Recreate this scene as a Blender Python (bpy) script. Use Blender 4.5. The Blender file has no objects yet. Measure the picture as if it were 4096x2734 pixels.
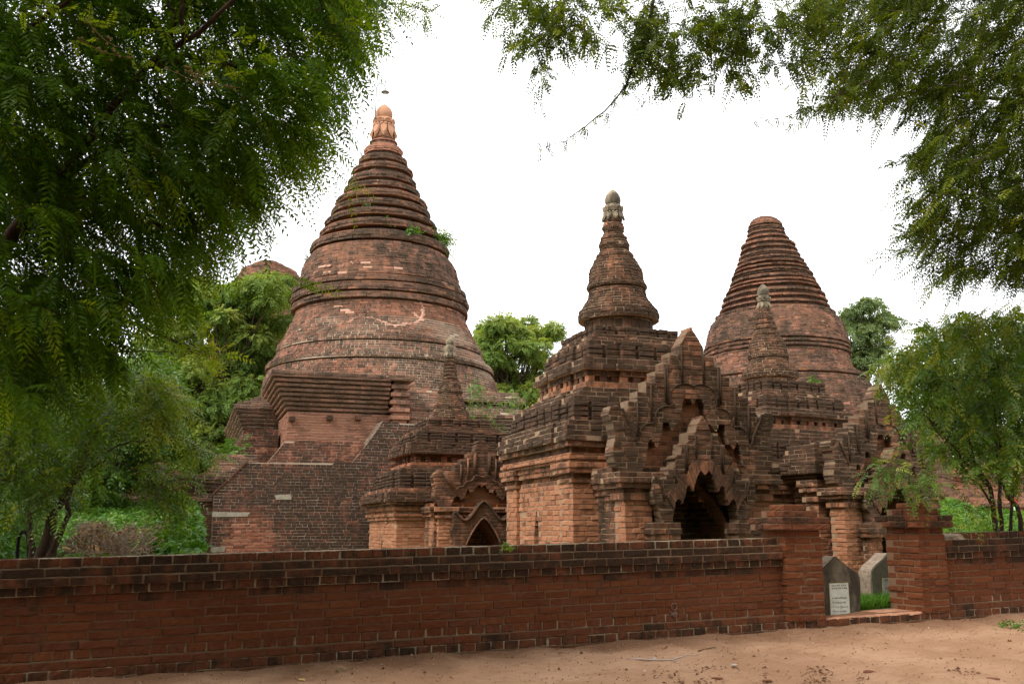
import bpy, bmesh, math, random
import numpy as np
from mathutils import Vector, Matrix
from mathutils.geometry import tessellate_polygon

rng = np.random.default_rng(11)
random.seed(11)
S = bpy.context.scene
COL = S.collection

# ------------------------------------------------------------------ camera
F, CX, CY = 3800.0, 2048.0, 1367.0            # focal length and centre in pixels of the photograph
PITCH, YAW, EYE = math.atan(743 / F), math.radians(18.5), np.array([0.0, 0.0, 1.5])
sP, cP, sY, cY = math.sin(PITCH), math.cos(PITCH), math.sin(YAW), math.cos(YAW)
FH = np.array([sY, cY, 0.0]); RT = np.array([cY, -sY, 0.0])
FW = np.array([sY * cP, cY * cP, sP]); UP = np.cross(RT, FW)
cam = bpy.data.cameras.new('camera'); cam_o = bpy.data.objects.new('camera', cam); COL.objects.link(cam_o)
cam.sensor_width = 36.0; cam.lens = F / 4096 * 36.0
cam.clip_start = 0.05; cam.clip_end = 3000
cam_o.location = EYE; cam_o.rotation_euler = (math.pi / 2 + PITCH, 0, -YAW)
S.camera = cam_o

# ------------------------------------------------------------------ sky, sun, exposure
SUN_EL, SUN_AZ = math.radians(52), math.radians(-62)     # azimuth from +Y, clockwise positive: light from the left
S.view_settings.view_transform = 'Standard'; S.view_settings.look = 'None'
S.view_settings.exposure = 0.86; S.view_settings.gamma = 1.0; S.view_settings.use_curve_mapping = False
W = bpy.data.worlds.new('World'); S.world = W; W.use_nodes = True
nt = W.node_tree; nt.nodes.clear()
o_ = nt.nodes.new('ShaderNodeOutputWorld'); b_ = nt.nodes.new('ShaderNodeBackground'); b_.inputs[1].default_value = 0.1
sk = nt.nodes.new('ShaderNodeTexSky'); sk.sky_type = 'NISHITA'; sk.sun_disc = False
sk.sun_elevation = SUN_EL; sk.sun_rotation = SUN_AZ
mx = nt.nodes.new('ShaderNodeMix'); mx.data_type = 'RGBA'; mx.inputs[0].default_value = 0.92
nz = nt.nodes.new('ShaderNodeTexNoise'); nz.inputs['Scale'].default_value = 1.6; nz.inputs['Detail'].default_value = 5
rp = nt.nodes.new('ShaderNodeValToRGB')
rp.color_ramp.elements[0].position = 0.3; rp.color_ramp.elements[0].color = (10.8, 10.9, 11.1, 1)
rp.color_ramp.elements[1].position = 0.75; rp.color_ramp.elements[1].color = (13.2, 13.2, 13.2, 1)
nt.links.new(nz.outputs['Fac'], rp.inputs[0]); nt.links.new(sk.outputs[0], mx.inputs[6]); nt.links.new(rp.outputs[0], mx.inputs[7])
nt.links.new(mx.outputs[2], b_.inputs[0]); nt.links.new(b_.outputs[0], o_.inputs[0])
sun = bpy.data.lights.new('sun', 'SUN'); sun.energy = 2.2; sun.angle = math.radians(22); sun.color = (1.0, 0.96, 0.90)
sun_o = bpy.data.objects.new('sun', sun); COL.objects.link(sun_o)
sd = Vector((math.sin(SUN_AZ) * math.cos(SUN_EL), math.cos(SUN_AZ) * math.cos(SUN_EL), math.sin(SUN_EL)))
# light comes over the viewer's left shoulder
sd = Vector((-0.62 * math.cos(SUN_EL), -0.30 * math.cos(SUN_EL), 0.0)).normalized() * math.cos(SUN_EL) + Vector((0, 0, math.sin(SUN_EL)))
sk.sun_rotation = math.atan2(sd.x, sd.y)
sun_o.rotation_euler = sd.to_track_quat('Z', 'Y').to_euler()

# ------------------------------------------------------------------ pixel helpers (measured on the photograph, used to place things at a real depth)
def ray(px, py): return FW + RT * ((px - CX) / F) + UP * ((CY - py) / F)
def P(px, py, d):
    r = ray(px, py); return EYE + r * (d / (r @ FH))
def hz(py, D):
    v = (CY - py) / F; return EYE[2] + D * (v * cP + sP) / (cP - v * sP)
def zc(D, z): return D * cP + (z - EYE[2]) * sP
def rad(w, D, z): return w * zc(D, z) / F
def cam_xy(right, fwd): return (RT * right + FH * fwd)[:2]
def onplane(px, py, p0, n):
    r = ray(px, py); t = ((p0 - EYE[:len(p0)])[:2] @ n[:2]) / (r[:2] @ n[:2]); return EYE + r * t
def onz(px, py, z=0.0):
    r = ray(px, py); return EYE + r * ((z - EYE[2]) / r[2])

# ------------------------------------------------------------------ object helpers
def tag(o, label=None, cat=None, group=None, kind=None):
    if label: o['label'] = label
    if cat: o['category'] = cat
    if group: o['group'] = group
    if kind: o['kind'] = kind
    return o
def thing(name, label, cat, loc=(0, 0, 0), group=None, rotz=0.0):
    o = bpy.data.objects.new(name, None); COL.objects.link(o); o.location = loc; o.rotation_euler = (0, 0, rotz)
    o.empty_display_size = 0.2
    return tag(o, label, cat, group)
def link_mesh(name, me, mats, parent=None):
    for m in (mats if isinstance(mats, (list, tuple)) else [mats]): me.materials.append(m)
    o = bpy.data.objects.new(name, me); COL.objects.link(o)
    if parent is not None:
        o.parent = parent
        Rz = Matrix.Translation(parent.location) @ Matrix.Rotation(parent.rotation_euler.z, 4, 'Z')
        if parent.parent is not None: Rz = Matrix.Identity(4)
        o.matrix_parent_inverse = Rz.inverted()
    return o

class MB:
    """collects vertices and faces, with two numbers per vertex (tone, soot) and a material slot per face"""
    def __init__(s): s.v = []; s.f = []; s.m = []; s.tone = []; s.soot = []; s.n = 0; s.sm = []
    def add(s, verts, faces, mat=0, tone=0.5, soot=0.3, smooth=False):
        verts = np.asarray(verts, float).reshape(-1, 3); k = len(verts)
        s.v.append(verts); s.tone.append(np.broadcast_to(tone, (k,)).astype(float)); s.soot.append(np.broadcast_to(soot, (k,)).astype(float))
        for f in faces: s.f.append(tuple(i + s.n for i in f))
        s.m += [mat] * len(faces); s.sm += [smooth] * len(faces); s.n += k
    def addq(s, verts, quads, mat=0, tone=None, soot=None, smooth=False):      # numpy quads
        s.v.append(verts); s.tone.append(tone); s.soot.append(soot)
        s.f.append(quads + s.n); s.m.append(np.full(len(quads), mat)); s.sm.append(np.full(len(quads), smooth)); s.n += len(verts)
    def build(s, name, mats, parent=None):
        V = np.concatenate(s.v)
        loops = []; starts = []; tot = []; mm = []; sm = []; c = 0
        i = 0
        fm = []
        # faces are either tuples or numpy blocks
        mi = 0
        for f in s.f:
            if isinstance(f, tuple):
                loops.append(np.array(f)); tot.append(np.array([len(f)]))
            else:
                loops.append(f.ravel()); tot.append(np.full(len(f), f.shape[1]))
        for m in s.m: mm.append(np.atleast_1d(m))
        for m in s.sm: sm.append(np.atleast_1d(m))
        L = np.concatenate(loops).astype(np.int32); T = np.concatenate(tot).astype(np.int32)
        st = np.concatenate([[0], np.cumsum(T)[:-1]]).astype(np.int32)
        me = bpy.data.meshes.new(name)
        me.vertices.add(len(V)); me.vertices.foreach_set('co', V.astype(np.float32).ravel())
        me.loops.add(len(L)); me.loops.foreach_set('vertex_index', L)
        me.polygons.add(len(T)); me.polygons.foreach_set('loop_start', st); me.polygons.foreach_set('loop_total', T)
        me.polygons.foreach_set('material_index', np.concatenate(mm).astype(np.int32))
        me.polygons.foreach_set('use_smooth', np.concatenate(sm).astype(bool))
        for nm, arr in (('tone', s.tone), ('soot', s.soot)):
            a = me.attributes.new(nm, 'FLOAT', 'POINT'); a.data.foreach_set('value', np.concatenate(arr).astype(np.float32))
        me.update(calc_edges=True); me.validate()
        return link_mesh(name, me, mats, parent)

def box_vf(x0, x1, y0, y1, z0, z1):
    v = [(x0, y0, z0), (x1, y0, z0), (x1, y1, z0), (x0, y1, z0), (x0, y0, z1), (x1, y0, z1), (x1, y1, z1), (x0, y1, z1)]
    f = [(0, 3, 2, 1), (4, 5, 6, 7), (0, 1, 5, 4), (1, 2, 6, 5), (2, 3, 7, 6), (3, 0, 4, 7)]
    return v, f
def tube(mb, pts, radii, n=7, mat=0, tone=0.5, soot=0.3, smooth=True):
    pts = [np.asarray(p, float) for p in pts]; k = len(pts)
    radii = np.broadcast_to(radii, (k,))
    V = []; up = np.array([0.31, 0.22, 0.93])
    for i, p in enumerate(pts):
        t = pts[min(i + 1, k - 1)] - pts[max(i - 1, 0)]; t = t / (np.linalg.norm(t) + 1e-9)
        a = np.cross(t, up); a /= (np.linalg.norm(a) + 1e-9); b = np.cross(t, a)
        for j in range(n):
            th = 2 * math.pi * j / n; V.append(p + radii[i] * (math.cos(th) * a + math.sin(th) * b))
    Fc = [(i * n + j, i * n + (j + 1) % n, (i + 1) * n + (j + 1) % n, (i + 1) * n + j) for i in range(k - 1) for j in range(n)]
    Fc += [tuple(range(n))[::-1], tuple((k - 1) * n + j for j in range(n))]
    mb.add(V, Fc, mat, tone, soot, smooth)
def lathe(mb, cx, cy, prof, n=28, mat=0, tone=0.5, soot=0.3, smooth=True, wob=0.0):
    V = []; k = len(prof)
    for (r, z) in prof:
        for j in range(n):
            th = 2 * math.pi * j / n; rr = r * (1 + wob * math.sin(j * 5.1 + z * 7))
            V.append((cx + rr * math.cos(th), cy + rr * math.sin(th), z))
    Fc = [(i * n + j, i * n + (j + 1) % n, (i + 1) * n + (j + 1) % n, (i + 1) * n + j) for i in range(k - 1) for j in range(n)]
    Fc += [tuple(range(n))[::-1], tuple((k - 1) * n + j for j in range(n))]
    mb.add(V, Fc, mat, tone, soot, smooth)

# ------------------------------------------------------------------ materials
def newmat(name):
    m = bpy.data.materials.new(name); m.use_nodes = True; t = m.node_tree; t.nodes.clear()
    out = t.nodes.new('ShaderNodeOutputMaterial'); return m, t, out
class N:
    def __init__(s, t): s.t = t
    def new(s, typ, **kw):
        n = s.t.nodes.new(typ)
        for k, v in kw.items(): setattr(n, k, v)
        return n
    def link(s, a, b): s.t.links.new(a, b)
    def noise(s, vec, scale, detail=4, rough=0.55, dist=0.0):
        n = s.new('ShaderNodeTexNoise'); n.inputs['Scale'].default_value = scale; n.inputs['Detail'].default_value = detail
        n.inputs['Roughness'].default_value = rough; n.inputs['Distortion'].default_value = dist
        if vec is not None: s.link(vec, n.inputs['Vector'])
        return n.outputs['Fac']
    def math(s, op, a, b=None, c=None, clamp=False):
        n = s.new('ShaderNodeMath', operation=op); n.use_clamp = clamp
        for i, x in enumerate((a, b, c)):
            if x is None: continue
            if isinstance(x, (int, float)): n.inputs[i].default_value = x
            else: s.link(x, n.inputs[i])
        return n.outputs[0]
    def ramp(s, fac, stops):
        n = s.new('ShaderNodeValToRGB'); cr = n.color_ramp
        while len(cr.elements) < len(stops): cr.elements.new(0.5)
        for e, (p, c) in zip(cr.elements, stops):
            e.position = p; e.color = (c[0], c[1], c[2], 1) if isinstance(c, (tuple, list)) else (c, c, c, 1)
        s.link(fac, n.inputs[0]); return n.outputs[0]
    def mix(s, fac, a, b, blend='MIX'):
        n = s.new('ShaderNodeMix', data_type='RGBA', blend_type=blend)
        for sock, x in ((n.inputs[0], fac), (n.inputs[6], a), (n.inputs[7], b)):
            if isinstance(x, (int, float)): sock.default_value = x
            elif isinstance(x, (tuple, list)): sock.default_value = (x[0], x[1], x[2], 1)
            else: s.link(x, sock)
        return n.outputs[2]
    def sstep(s, x, a, b):
        n = s.new('ShaderNodeMapRange', interpolation_type='SMOOTHSTEP')
        s.link(x, n.inputs[0]); n.inputs[1].default_value = a; n.inputs[2].default_value = b; return n.outputs[0]
    def attr(s, name): return s.new('ShaderNodeAttribute', attribute_name=name).outputs['Fac']
    def pos(s): return s.new('ShaderNodeNewGeometry').outputs['Position']
    def scale(s, vec, v):
        n = s.new('ShaderNodeMapping'); n.inputs['Scale'].default_value = v; s.link(vec, n.inputs['Vector']); return n.outputs[0]
    def bsdf(s, out, col, rough=0.9, bump=None, bstr=0.4, bdist=0.01, spec=0.25):
        b = s.new('ShaderNodeBsdfPrincipled')
        if isinstance(col, (tuple, list)): b.inputs['Base Color'].default_value = (*col, 1)
        else: s.link(col, b.inputs['Base Color'])
        b.inputs['Roughness'].default_value = rough; b.inputs['Specular IOR Level'].default_value = spec
        if bump is not None:
            bn = s.new('ShaderNodeBump'); bn.inputs['Strength'].default_value = bstr; bn.inputs['Distance'].default_value = bdist
            s.link(bump, bn.inputs['Height']); s.link(bn.outputs[0], b.inputs['Normal'])
        s.link(b.outputs[0], out.inputs[0]); return b

def mat_brick(name, lo, mid, hi, mould=(0.036, 0.024, 0.016), lichen=0.0, bump_scale=55.0, moss=0.0, plaster=0.0, pat=(0.085, 0.042, 0.026)):
    m, t, out = newmat(name); n = N(t); p = n.pos(); tone = n.attr('tone'); soot = n.attr('soot')
    base = n.ramp(tone, [(0.0, lo), (0.45, mid), (0.9, hi), (1.0, tuple(c * 1.12 for c in hi))])
    fine = n.noise(p, 22.0, 5, 0.65)
    base = n.mix(0.45, base, n.ramp(fine, [(0.25, 0.55), (0.75, 1.3)]), 'MULTIPLY')
    patch = n.noise(p, 1.7, 5, 0.6, 0.3)
    base = n.mix(n.math('MULTIPLY', n.sstep(patch, 0.45, 0.75), 0.30), base, (hi[0] * 1.1, hi[1] * 1.25, hi[2] * 1.35))
    # brown patina and black mould: where the rain reaches (soot) and where groove shade is painted, broken up by noise and vertical streaks
    streak = n.noise(n.scale(p, (5.0, 5.0, 0.5)), 1.0, 4, 0.6)
    blot = n.noise(p, 2.3, 6, 0.62, 0.4)
    tiny = n.noise(p, 13.0, 4, 0.6)
    s1 = n.math('ADD', soot, n.math('MULTIPLY', n.math('SUBTRACT', blot, 0.5), 1.25))
    s2 = n.math('ADD', s1, n.math('MULTIPLY', n.math('SUBTRACT', streak, 0.5), 1.35))
    s3 = n.math('ADD', s2, n.math('MULTIPLY', n.math('SUBTRACT', tiny, 0.5), 0.6))
    s3 = n.math('ADD', n.math('MULTIPLY', s3, 1.0), n.math('MULTIPLY', n.math('SUBTRACT', tone, 0.5), -0.5))
    col = n.mix(n.math('MULTIPLY', n.sstep(s3, 0.02, 0.42), 0.86), base, n.ramp(fine, [(0.3, pat), (0.8, tuple(c * 1.7 for c in pat))]))
    mf = n.math('MULTIPLY', n.sstep(s3, 0.36, 0.82), 0.95)
    col = n.mix(mf, col, n.ramp(fine, [(0.3, mould), (0.8, (mould[0] * 2.3, mould[1] * 2.1, mould[2] * 1.9))]))
    pk = n.sstep(tone, 1.15, 1.3); col = n.mix(pk, col, n.mix(fine, (0.44, 0.25, 0.17), (0.56, 0.36, 0.26)))
    if lichen > 0:
        lf = n.math('MULTIPLY', n.sstep(n.noise(p, 7.5, 5, 0.7, 0.5), 0.68 - 0.1 * lichen, 0.75), 0.35)
        col = n.mix(lf, col, (0.30, 0.25, 0.18))
        yl = n.math('MULTIPLY', n.sstep(n.noise(n.scale(p, (1, 1, 2.2)), 3.1, 6, 0.7), 0.66, 0.74), 0.5)
        col = n.mix(yl, col, (0.17, 0.12, 0.035))
    if plaster > 0:
        pf = n.sstep(n.noise(n.scale(p, (1, 1, 1.6)), 1.15, 7, 0.62, 0.8), 0.655, 0.675)
        col = n.mix(n.math('MULTIPLY', pf, plaster), col, (0.45, 0.24, 0.15))
    if moss > 0:
        g = n.new('ShaderNodeNewGeometry'); sx = n.new('ShaderNodeSeparateXYZ'); n.link(g.outputs['Normal'], sx.inputs[0])
        mo = n.math('MULTIPLY', n.sstep(sx.outputs[2], 0.5, 0.95), n.sstep(n.noise(p, 9.0, 5, 0.7), 0.40, 0.62))
        col = n.mix(n.math('MULTIPLY', mo, moss), col, (0.045, 0.045, 0.018))
    hgt = n.math('ADD', n.noise(p, bump_scale, 5, 0.65), n.math('MULTIPLY', n.noise(p, bump_scale * 0.28, 3), 0.8))
    n.bsdf(out, col, 0.93, hgt, 0.55, 0.012, 0.15)
    return m
def mat_mortar(name, c, dark, sharp=0.75):
    m, t, out = newmat(name); n = N(t); p = n.pos(); soot = n.attr('soot')
    base = n.mix(n.noise(p, 6.0, 5, 0.65), (c[0] * 0.62, c[1] * 0.58, c[2] * 0.52), (c[0] * 1.2, c[1] * 1.2, c[2] * 1.2))
    tone = n.attr('tone'); base = n.mix(n.math('MULTIPLY', n.sstep(tone, 0.6, 0.9), n.sstep(n.noise(p, 5.0, 4, 0.6), 0.40, 0.62)), base, (0.36, 0.30, 0.20))
    s = n.math('ADD', soot, n.math('MULTIPLY', n.math('SUBTRACT', n.noise(p, 3.1, 6, 0.7, 0.5), 0.5), 2.0))
    col = n.mix(n.math('MULTIPLY', n.sstep(s, 0.15, 0.85), sharp), base, dark)
    n.bsdf(out, col, 0.95, n.noise(p, 60, 4), 0.5, 0.01, 0.1)
    return m
BR = {
 'temple': mat_brick('temple_brick', (0.215, 0.082, 0.042), (0.318, 0.130, 0.066), (0.410, 0.188, 0.102), moss=0.3, pat=(0.080, 0.043, 0.027)),
 'stupa': mat_brick('stupa_brick', (0.180, 0.076, 0.048), (0.252, 0.114, 0.071), (0.335, 0.160, 0.103), mould=(0.040, 0.030, 0.022), lichen=0.8, plaster=0.5, pat=(0.096, 0.060, 0.042)),
 'wall': mat_brick('wall_brick', (0.098, 0.029, 0.012), (0.138, 0.042, 0.016), (0.182, 0.060, 0.024), mould=(0.026, 0.017, 0.011), bump_scale=70, moss=0.85, pat=(0.110, 0.040, 0.020)),
}
MO = {
 'temple': mat_mortar('temple_mortar', (0.34, 0.23, 0.15), (0.10, 0.070, 0.046), 0.7),
 'pale': mat_mortar('pale_mortar', (0.46, 0.38, 0.29), (0.12, 0.085, 0.06), 0.80),
 'earth': mat_mortar('earth_mortar', (0.24, 0.115, 0.066), (0.030, 0.022, 0.016), 0.85),
 'wall': mat_mortar('wall_mortar', (0.200, 0.118, 0.072), (0.17, 0.125, 0.078), 0.55),
}
def mat_simple(name, c1, c2, scale=8.0, rough=0.9, bscale=40, bstr=0.5, soot=None, spec=0.2):
    m, t, out = newmat(name); n = N(t); p = n.pos()
    col = n.mix(n.sstep(n.noise(p, scale, 6, 0.65, 0.2), 0.3, 0.7), c1, c2)
    if soot: 
        col = n.mix(n.math('MULTIPLY', n.sstep(n.noise(n.scale(p, (1, 1, 0.45)), scale * 0.35, 6, 0.7, 0.5), 0.42, 0.62), 0.92), col, soot)
    n.bsdf(out, col, rough, n.noise(p, bscale, 5, 0.6), bstr, 0.01, spec); return m
M_STONE = mat_simple('finial_stone', (0.30, 0.235, 0.155), (0.20, 0.155, 0.10), 9, soot=(0.06, 0.05, 0.036))
M_TERRA = mat_simple('finial_terracotta', (0.44, 0.235, 0.145), (0.36, 0.18, 0.105), 7)
M_PLAST = mat_simple('pink_plaster', (0.50, 0.30, 0.215), (0.40, 0.225, 0.155), 6)
M_STELE = mat_simple('stele_stone', (0.16, 0.135, 0.095), (0.08, 0.066, 0.046), 7, soot=(0.035, 0.028, 0.02))
M_STELEP = mat_simple('pale_stele_stone', (0.20, 0.19, 0.135), (0.13, 0.12, 0.085), 7)
M_STELET = mat_simple('rough_stele_top', (0.40, 0.30, 0.22), (0.20, 0.145, 0.105), 16, bstr=0.9)
M_PLAQ = mat_simple('white_plaque', (0.55, 0.56, 0.50), (0.42, 0.44, 0.38), 12, rough=0.6)
M_INK = mat_simple('engraved_letters', (0.07, 0.065, 0.055), (0.11, 0.10, 0.09), 12)
M_OCHRE = mat_simple('ochre_frame', (0.20, 0.13, 0.025), (0.12, 0.085, 0.03), 14)
M_CEM = mat_simple('cement_patch', (0.36, 0.315, 0.24), (0.24, 0.20, 0.15), 10)
M_METAL = mat_simple('grey_metal', (0.28, 0.28, 0.27), (0.2, 0.2, 0.19), 20, rough=0.5, spec=0.5)
M_BULB = mat_simple('white_glass', (0.75, 0.75, 0.73), (0.7, 0.7, 0.68), 4, rough=0.25, spec=0.5)
M_BARK = mat_simple('bark', (0.085, 0.056, 0.038), (0.04, 0.027, 0.019), 14, bscale=30, bstr=0.9)
M_BARKR = mat_simple('reddish_bark', (0.082, 0.046, 0.030), (0.045, 0.028, 0.020), 14, bscale=30, bstr=0.9)
M_DRY = mat_simple('dry_twigs', (0.36, 0.26, 0.18), (0.20, 0.145, 0.105), 14)
M_DRYL = mat_simple('dry_leaves', (0.55, 0.34, 0.17), (0.32, 0.18, 0.09), 3)
M_DARK = mat_simple('dark_recess_brick', (0.30, 0.125, 0.072), (0.20, 0.085, 0.05), 6)

def mat_leaf(name, c0, c1, c2, trans=0.35, gloss=0.10, rough=0.4):
    m, t, out = newmat(name); n = N(t); tone = n.attr('tone')
    col = n.ramp(tone, [(0.0, c0), (0.55, c1), (1.0, c2)])
    d = n.new('ShaderNodeBsdfDiffuse'); n.link(col, d.inputs[0])
    tr = n.new('ShaderNodeBsdfTranslucent'); n.link(n.mix(1.0, col, (1.45, 1.35, 0.45), 'MULTIPLY'), tr.inputs[0])
    g = n.new('ShaderNodeBsdfGlossy'); g.inputs['Roughness'].default_value = rough; g.inputs[0].default_value = (0.8, 0.85, 0.8, 1)
    a = n.new('ShaderNodeMixShader'); a.inputs[0].default_value = trans; n.link(d.outputs[0], a.inputs[1]); n.link(tr.outputs[0], a.inputs[2])
    lw = n.new('ShaderNodeLayerWeight'); lw.inputs[0].default_value = 0.35
    b = n.new('ShaderNodeMixShader'); n.link(n.math('MULTIPLY', lw.outputs['Facing'], gloss * 2.0), b.inputs[0])
    n.link(a.outputs[0], b.inputs[1]); n.link(g.outputs[0], b.inputs[2])
    n.link(b.outputs[0], out.inputs[0]); return m
L_NEAR = mat_leaf('feathery_leaves', (0.030, 0.068, 0.005), (0.084, 0.165, 0.009), (0.250, 0.325, 0.020), 0.52, 0.015)
L_RIGHT = mat_leaf('olive_feathery_leaves', (0.036, 0.056, 0.007), (0.086, 0.122, 0.012), (0.23, 0.255, 0.028), 0.46, 0.015)
L_MID = mat_leaf('pale_leaflets', (0.070, 0.125, 0.026), (0.150, 0.230, 0.048), (0.300, 0.345, 0.080), 0.44, 0.02, 0.5)
L_NEEM = mat_leaf('glossy_leaflets', (0.044, 0.095, 0.011), (0.105, 0.185, 0.022), (0.28, 0.30, 0.042), 0.44, 0.06, 0.35)
L_SAP = mat_leaf('sapling_leaves', (0.050, 0.110, 0.012), (0.120, 0.215, 0.024), (0.320, 0.340, 0.050), 0.40, 0.07, 0.35)
L_FAR = mat_leaf('far_leaves', (0.065, 0.10, 0.036), (0.120, 0.170, 0.058), (0.19, 0.24, 0.09), 0.36, 0.03, 0.5)
L_WEED = mat_leaf('weed_leaves', (0.035, 0.095, 0.012), (0.070, 0.170, 0.022), (0.17, 0.28, 0.045), 0.38, 0.05)
L_GRASS = mat_leaf('grass_blades', (0.040, 0.110, 0.012), (0.085, 0.200, 0.022), (0.16, 0.29, 0.05), 0.35, 0.04)

# ------------------------------------------------------------------ brickwork
class Bricks:
    """rows of separate bricks gathered as arrays, turned into one mesh part"""
    def __init__(s): s.o = []; s.u = []; s.n = []; s.L = []; s.d = []; s.H = []; s.tone = []; s.soot = []; s.c = []; s.sh = []
    def one(s, o, u, n, L, d, H, tone, soot, c=0.007, sh=(0.0, 0.0)):
        s.sh.append(sh)
        s.o.append(o); s.u.append(u); s.n.append(n); s.L.append(L); s.d.append(d); s.H.append(H); s.tone.append(tone); s.soot.append(soot); s.c.append(c)
    def into(s, mb, jit=0.004, grid=None):
        if not s.o: return
        o = np.array(s.o, float); u = np.array(s.u, float); n = np.array(s.n, float)
        L = np.array(s.L); d = np.array(s.d); H = np.array(s.H); c = np.minimum(np.array(s.c), 0.22 * np.minimum(H, L)); k = len(L)
        if grid is None: gx = np.array([0.0, 1.0]); gz = np.array([0.0, 1.0])
        else: gx = np.linspace(0, 1, grid[0]); gz = np.linspace(0, 1, grid[1])
        z0 = np.zeros(k)
        if grid is None:
            loc = [(c, z0, c), (L - c, z0, c), (L - c, z0, H - c), (c, z0, H - c),
                   (z0, -c, z0), (L, -c, z0), (L, -c, H), (z0, -c, H),
                   (z0, -d, z0), (L, -d, z0), (L, -d, H), (z0, -d, H)]
            Q = np.array([(0, 1, 2, 3), (4, 5, 1, 0), (5, 6, 2, 1), (6, 7, 3, 2), (7, 4, 0, 3), (8, 9, 5, 4), (9, 10, 6, 5), (10, 11, 7, 6), (11, 8, 4, 7)])
            nj = 8
        else:
            GX, GZ = grid; loc = []
            for j in range(GZ):
                for i in range(GX):
                    eb = (i in (0, GX - 1)) + (j in (0, GZ - 1))
                    a = gx[i]; b = gz[j]
                    xi = np.where(i == 0, 0 * L, np.where(i == GX - 1, L, c + (L - 2 * c) * (i - 1) / max(GX - 3, 1)))
                    zi = np.where(j == 0, 0 * L, np.where(j == GZ - 1, H, c + (H - 2 * c) * (j - 1) / max(GZ - 3, 1)))
                    loc.append((xi, -c * (1.0 if eb == 1 else 1.7 if eb == 2 else 0.0) + z0, zi))
            base = len(loc)
            border = [i for i in range(GX)] + [j * GX + GX - 1 for j in range(1, GZ)] + [(GZ - 1) * GX + i for i in range(GX - 2, -1, -1)] + [j * GX for j in range(GZ - 2, 0, -1)]
            for bi in border: loc.append((loc[bi][0], -d, loc[bi][2]))
            Q = [(j * GX + i, j * GX + i + 1, (j + 1) * GX + i + 1, (j + 1) * GX + i) for j in range(GZ - 1) for i in range(GX - 1)]
            nb = len(border)
            for q in range(nb): Q.append((border[q], base + q, base + (q + 1) % nb, border[(q + 1) % nb]))
            Q = np.array(Q); Q = Q[:, ::1]; nj = base
        A = np.stack([np.stack(x, -1) for x in loc], 1)          # k, nv, 3
        nv = A.shape[1]
        J = rng.normal(0, jit, (k, nj, 3)); 
        if grid is not None: J[:, :, 1] *= 0.7
        A[:, :nj] += J
        sh = np.array(s.sh, float); fx = np.clip(A[..., 0] / L[:, None], 0, 1); fz = np.clip(A[..., 2] / H[:, None], 0, 1); A[..., 0] += fz * (sh[:, :1] * (1 - fx) + sh[:, 1:] * fx)
        V = o[:, None, :] + A[..., 0:1] * u[:, None, :] + A[..., 1:2] * n[:, None, :]
        V[..., 2] += A[..., 2]
        quads = (np.arange(k)[:, None, None] * nv + Q[None]).reshape(-1, 4)
        mb.addq(V.reshape(-1, 3), quads, 0, np.repeat(np.array(s.tone), nv), np.repeat(np.array(s.soot), nv), False)

def offset_poly(poly, o):
    k = len(poly); out = []
    for i in range(k):
        a, b, c = np.array(poly[i - 1]), np.array(poly[i]), np.array(poly[(i + 1) % k])
        e1 = (b - a) / np.linalg.norm(b - a); e2 = (c - b) / np.linalg.norm(c - b)
        n1 = np.array([e1[1], -e1[0]]); n2 = np.array([e2[1], -e2[0]])
        s = 1 + n1 @ n2
        out.append(tuple(b + o * (n1 + n2) / max(s, 0.3)))
    return out
def prism(mb, poly, z0, z1, mat=1, soot=0.3):
    soot = soot * 0.3
    k = len(poly); V = [(x, y, z0) for x, y in poly] + [(x, y, z1) for x, y in poly]
    Fc = [tuple(range(k))[::-1], tuple(range(k, 2 * k))] + [(i, (i + 1) % k, k + (i + 1) % k, k + i) for i in range(k)]
    mb.add(V, Fc, mat, 0.5, soot)
def rect(x0, x1, y0, y1, redent=0.0, notch=()):
    """plan, anticlockwise from the front left corner. redent pushes the middle of every side out. notch: (side, a, b, depth)"""
    r = redent; pts = []
    sides = [((x0, y0), (x1, y0), (0, -1)), ((x1, y0), (x1, y1), (1, 0)), ((x1, y1), (x0, y1), (0, 1)), ((x0, y1), (x0, y0), (-1, 0))]
    for si, (a, b, nn) in enumerate(sides):
        a = np.array(a, float); b = np.array(b, float); nn = np.array(nn, float); L = np.linalg.norm(b - a); e = (b - a) / L
        pts.append(tuple(a)); ss = []
        if r: ss += [(0.18 * L, 0), (0.18 * L, r)]
        for (sd_, n0, n1, dep) in notch:
            if sd_ == si:
                q = r if r else 0
                ss += [(n0, q), (n0, -dep), (n1, -dep), (n1, q)]
        if r: ss += [(0.82 * L, r), (0.82 * L, 0)]
        for s_, o_ in ss: pts.append(tuple(a + e * s_ + nn * o_))
    return pts
def to_cam(p, n): 
    d = EYE[:2] - np.asarray(p)[:2]; d = d / np.linalg.norm(d); return d @ np.asarray(n)[:2]
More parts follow.
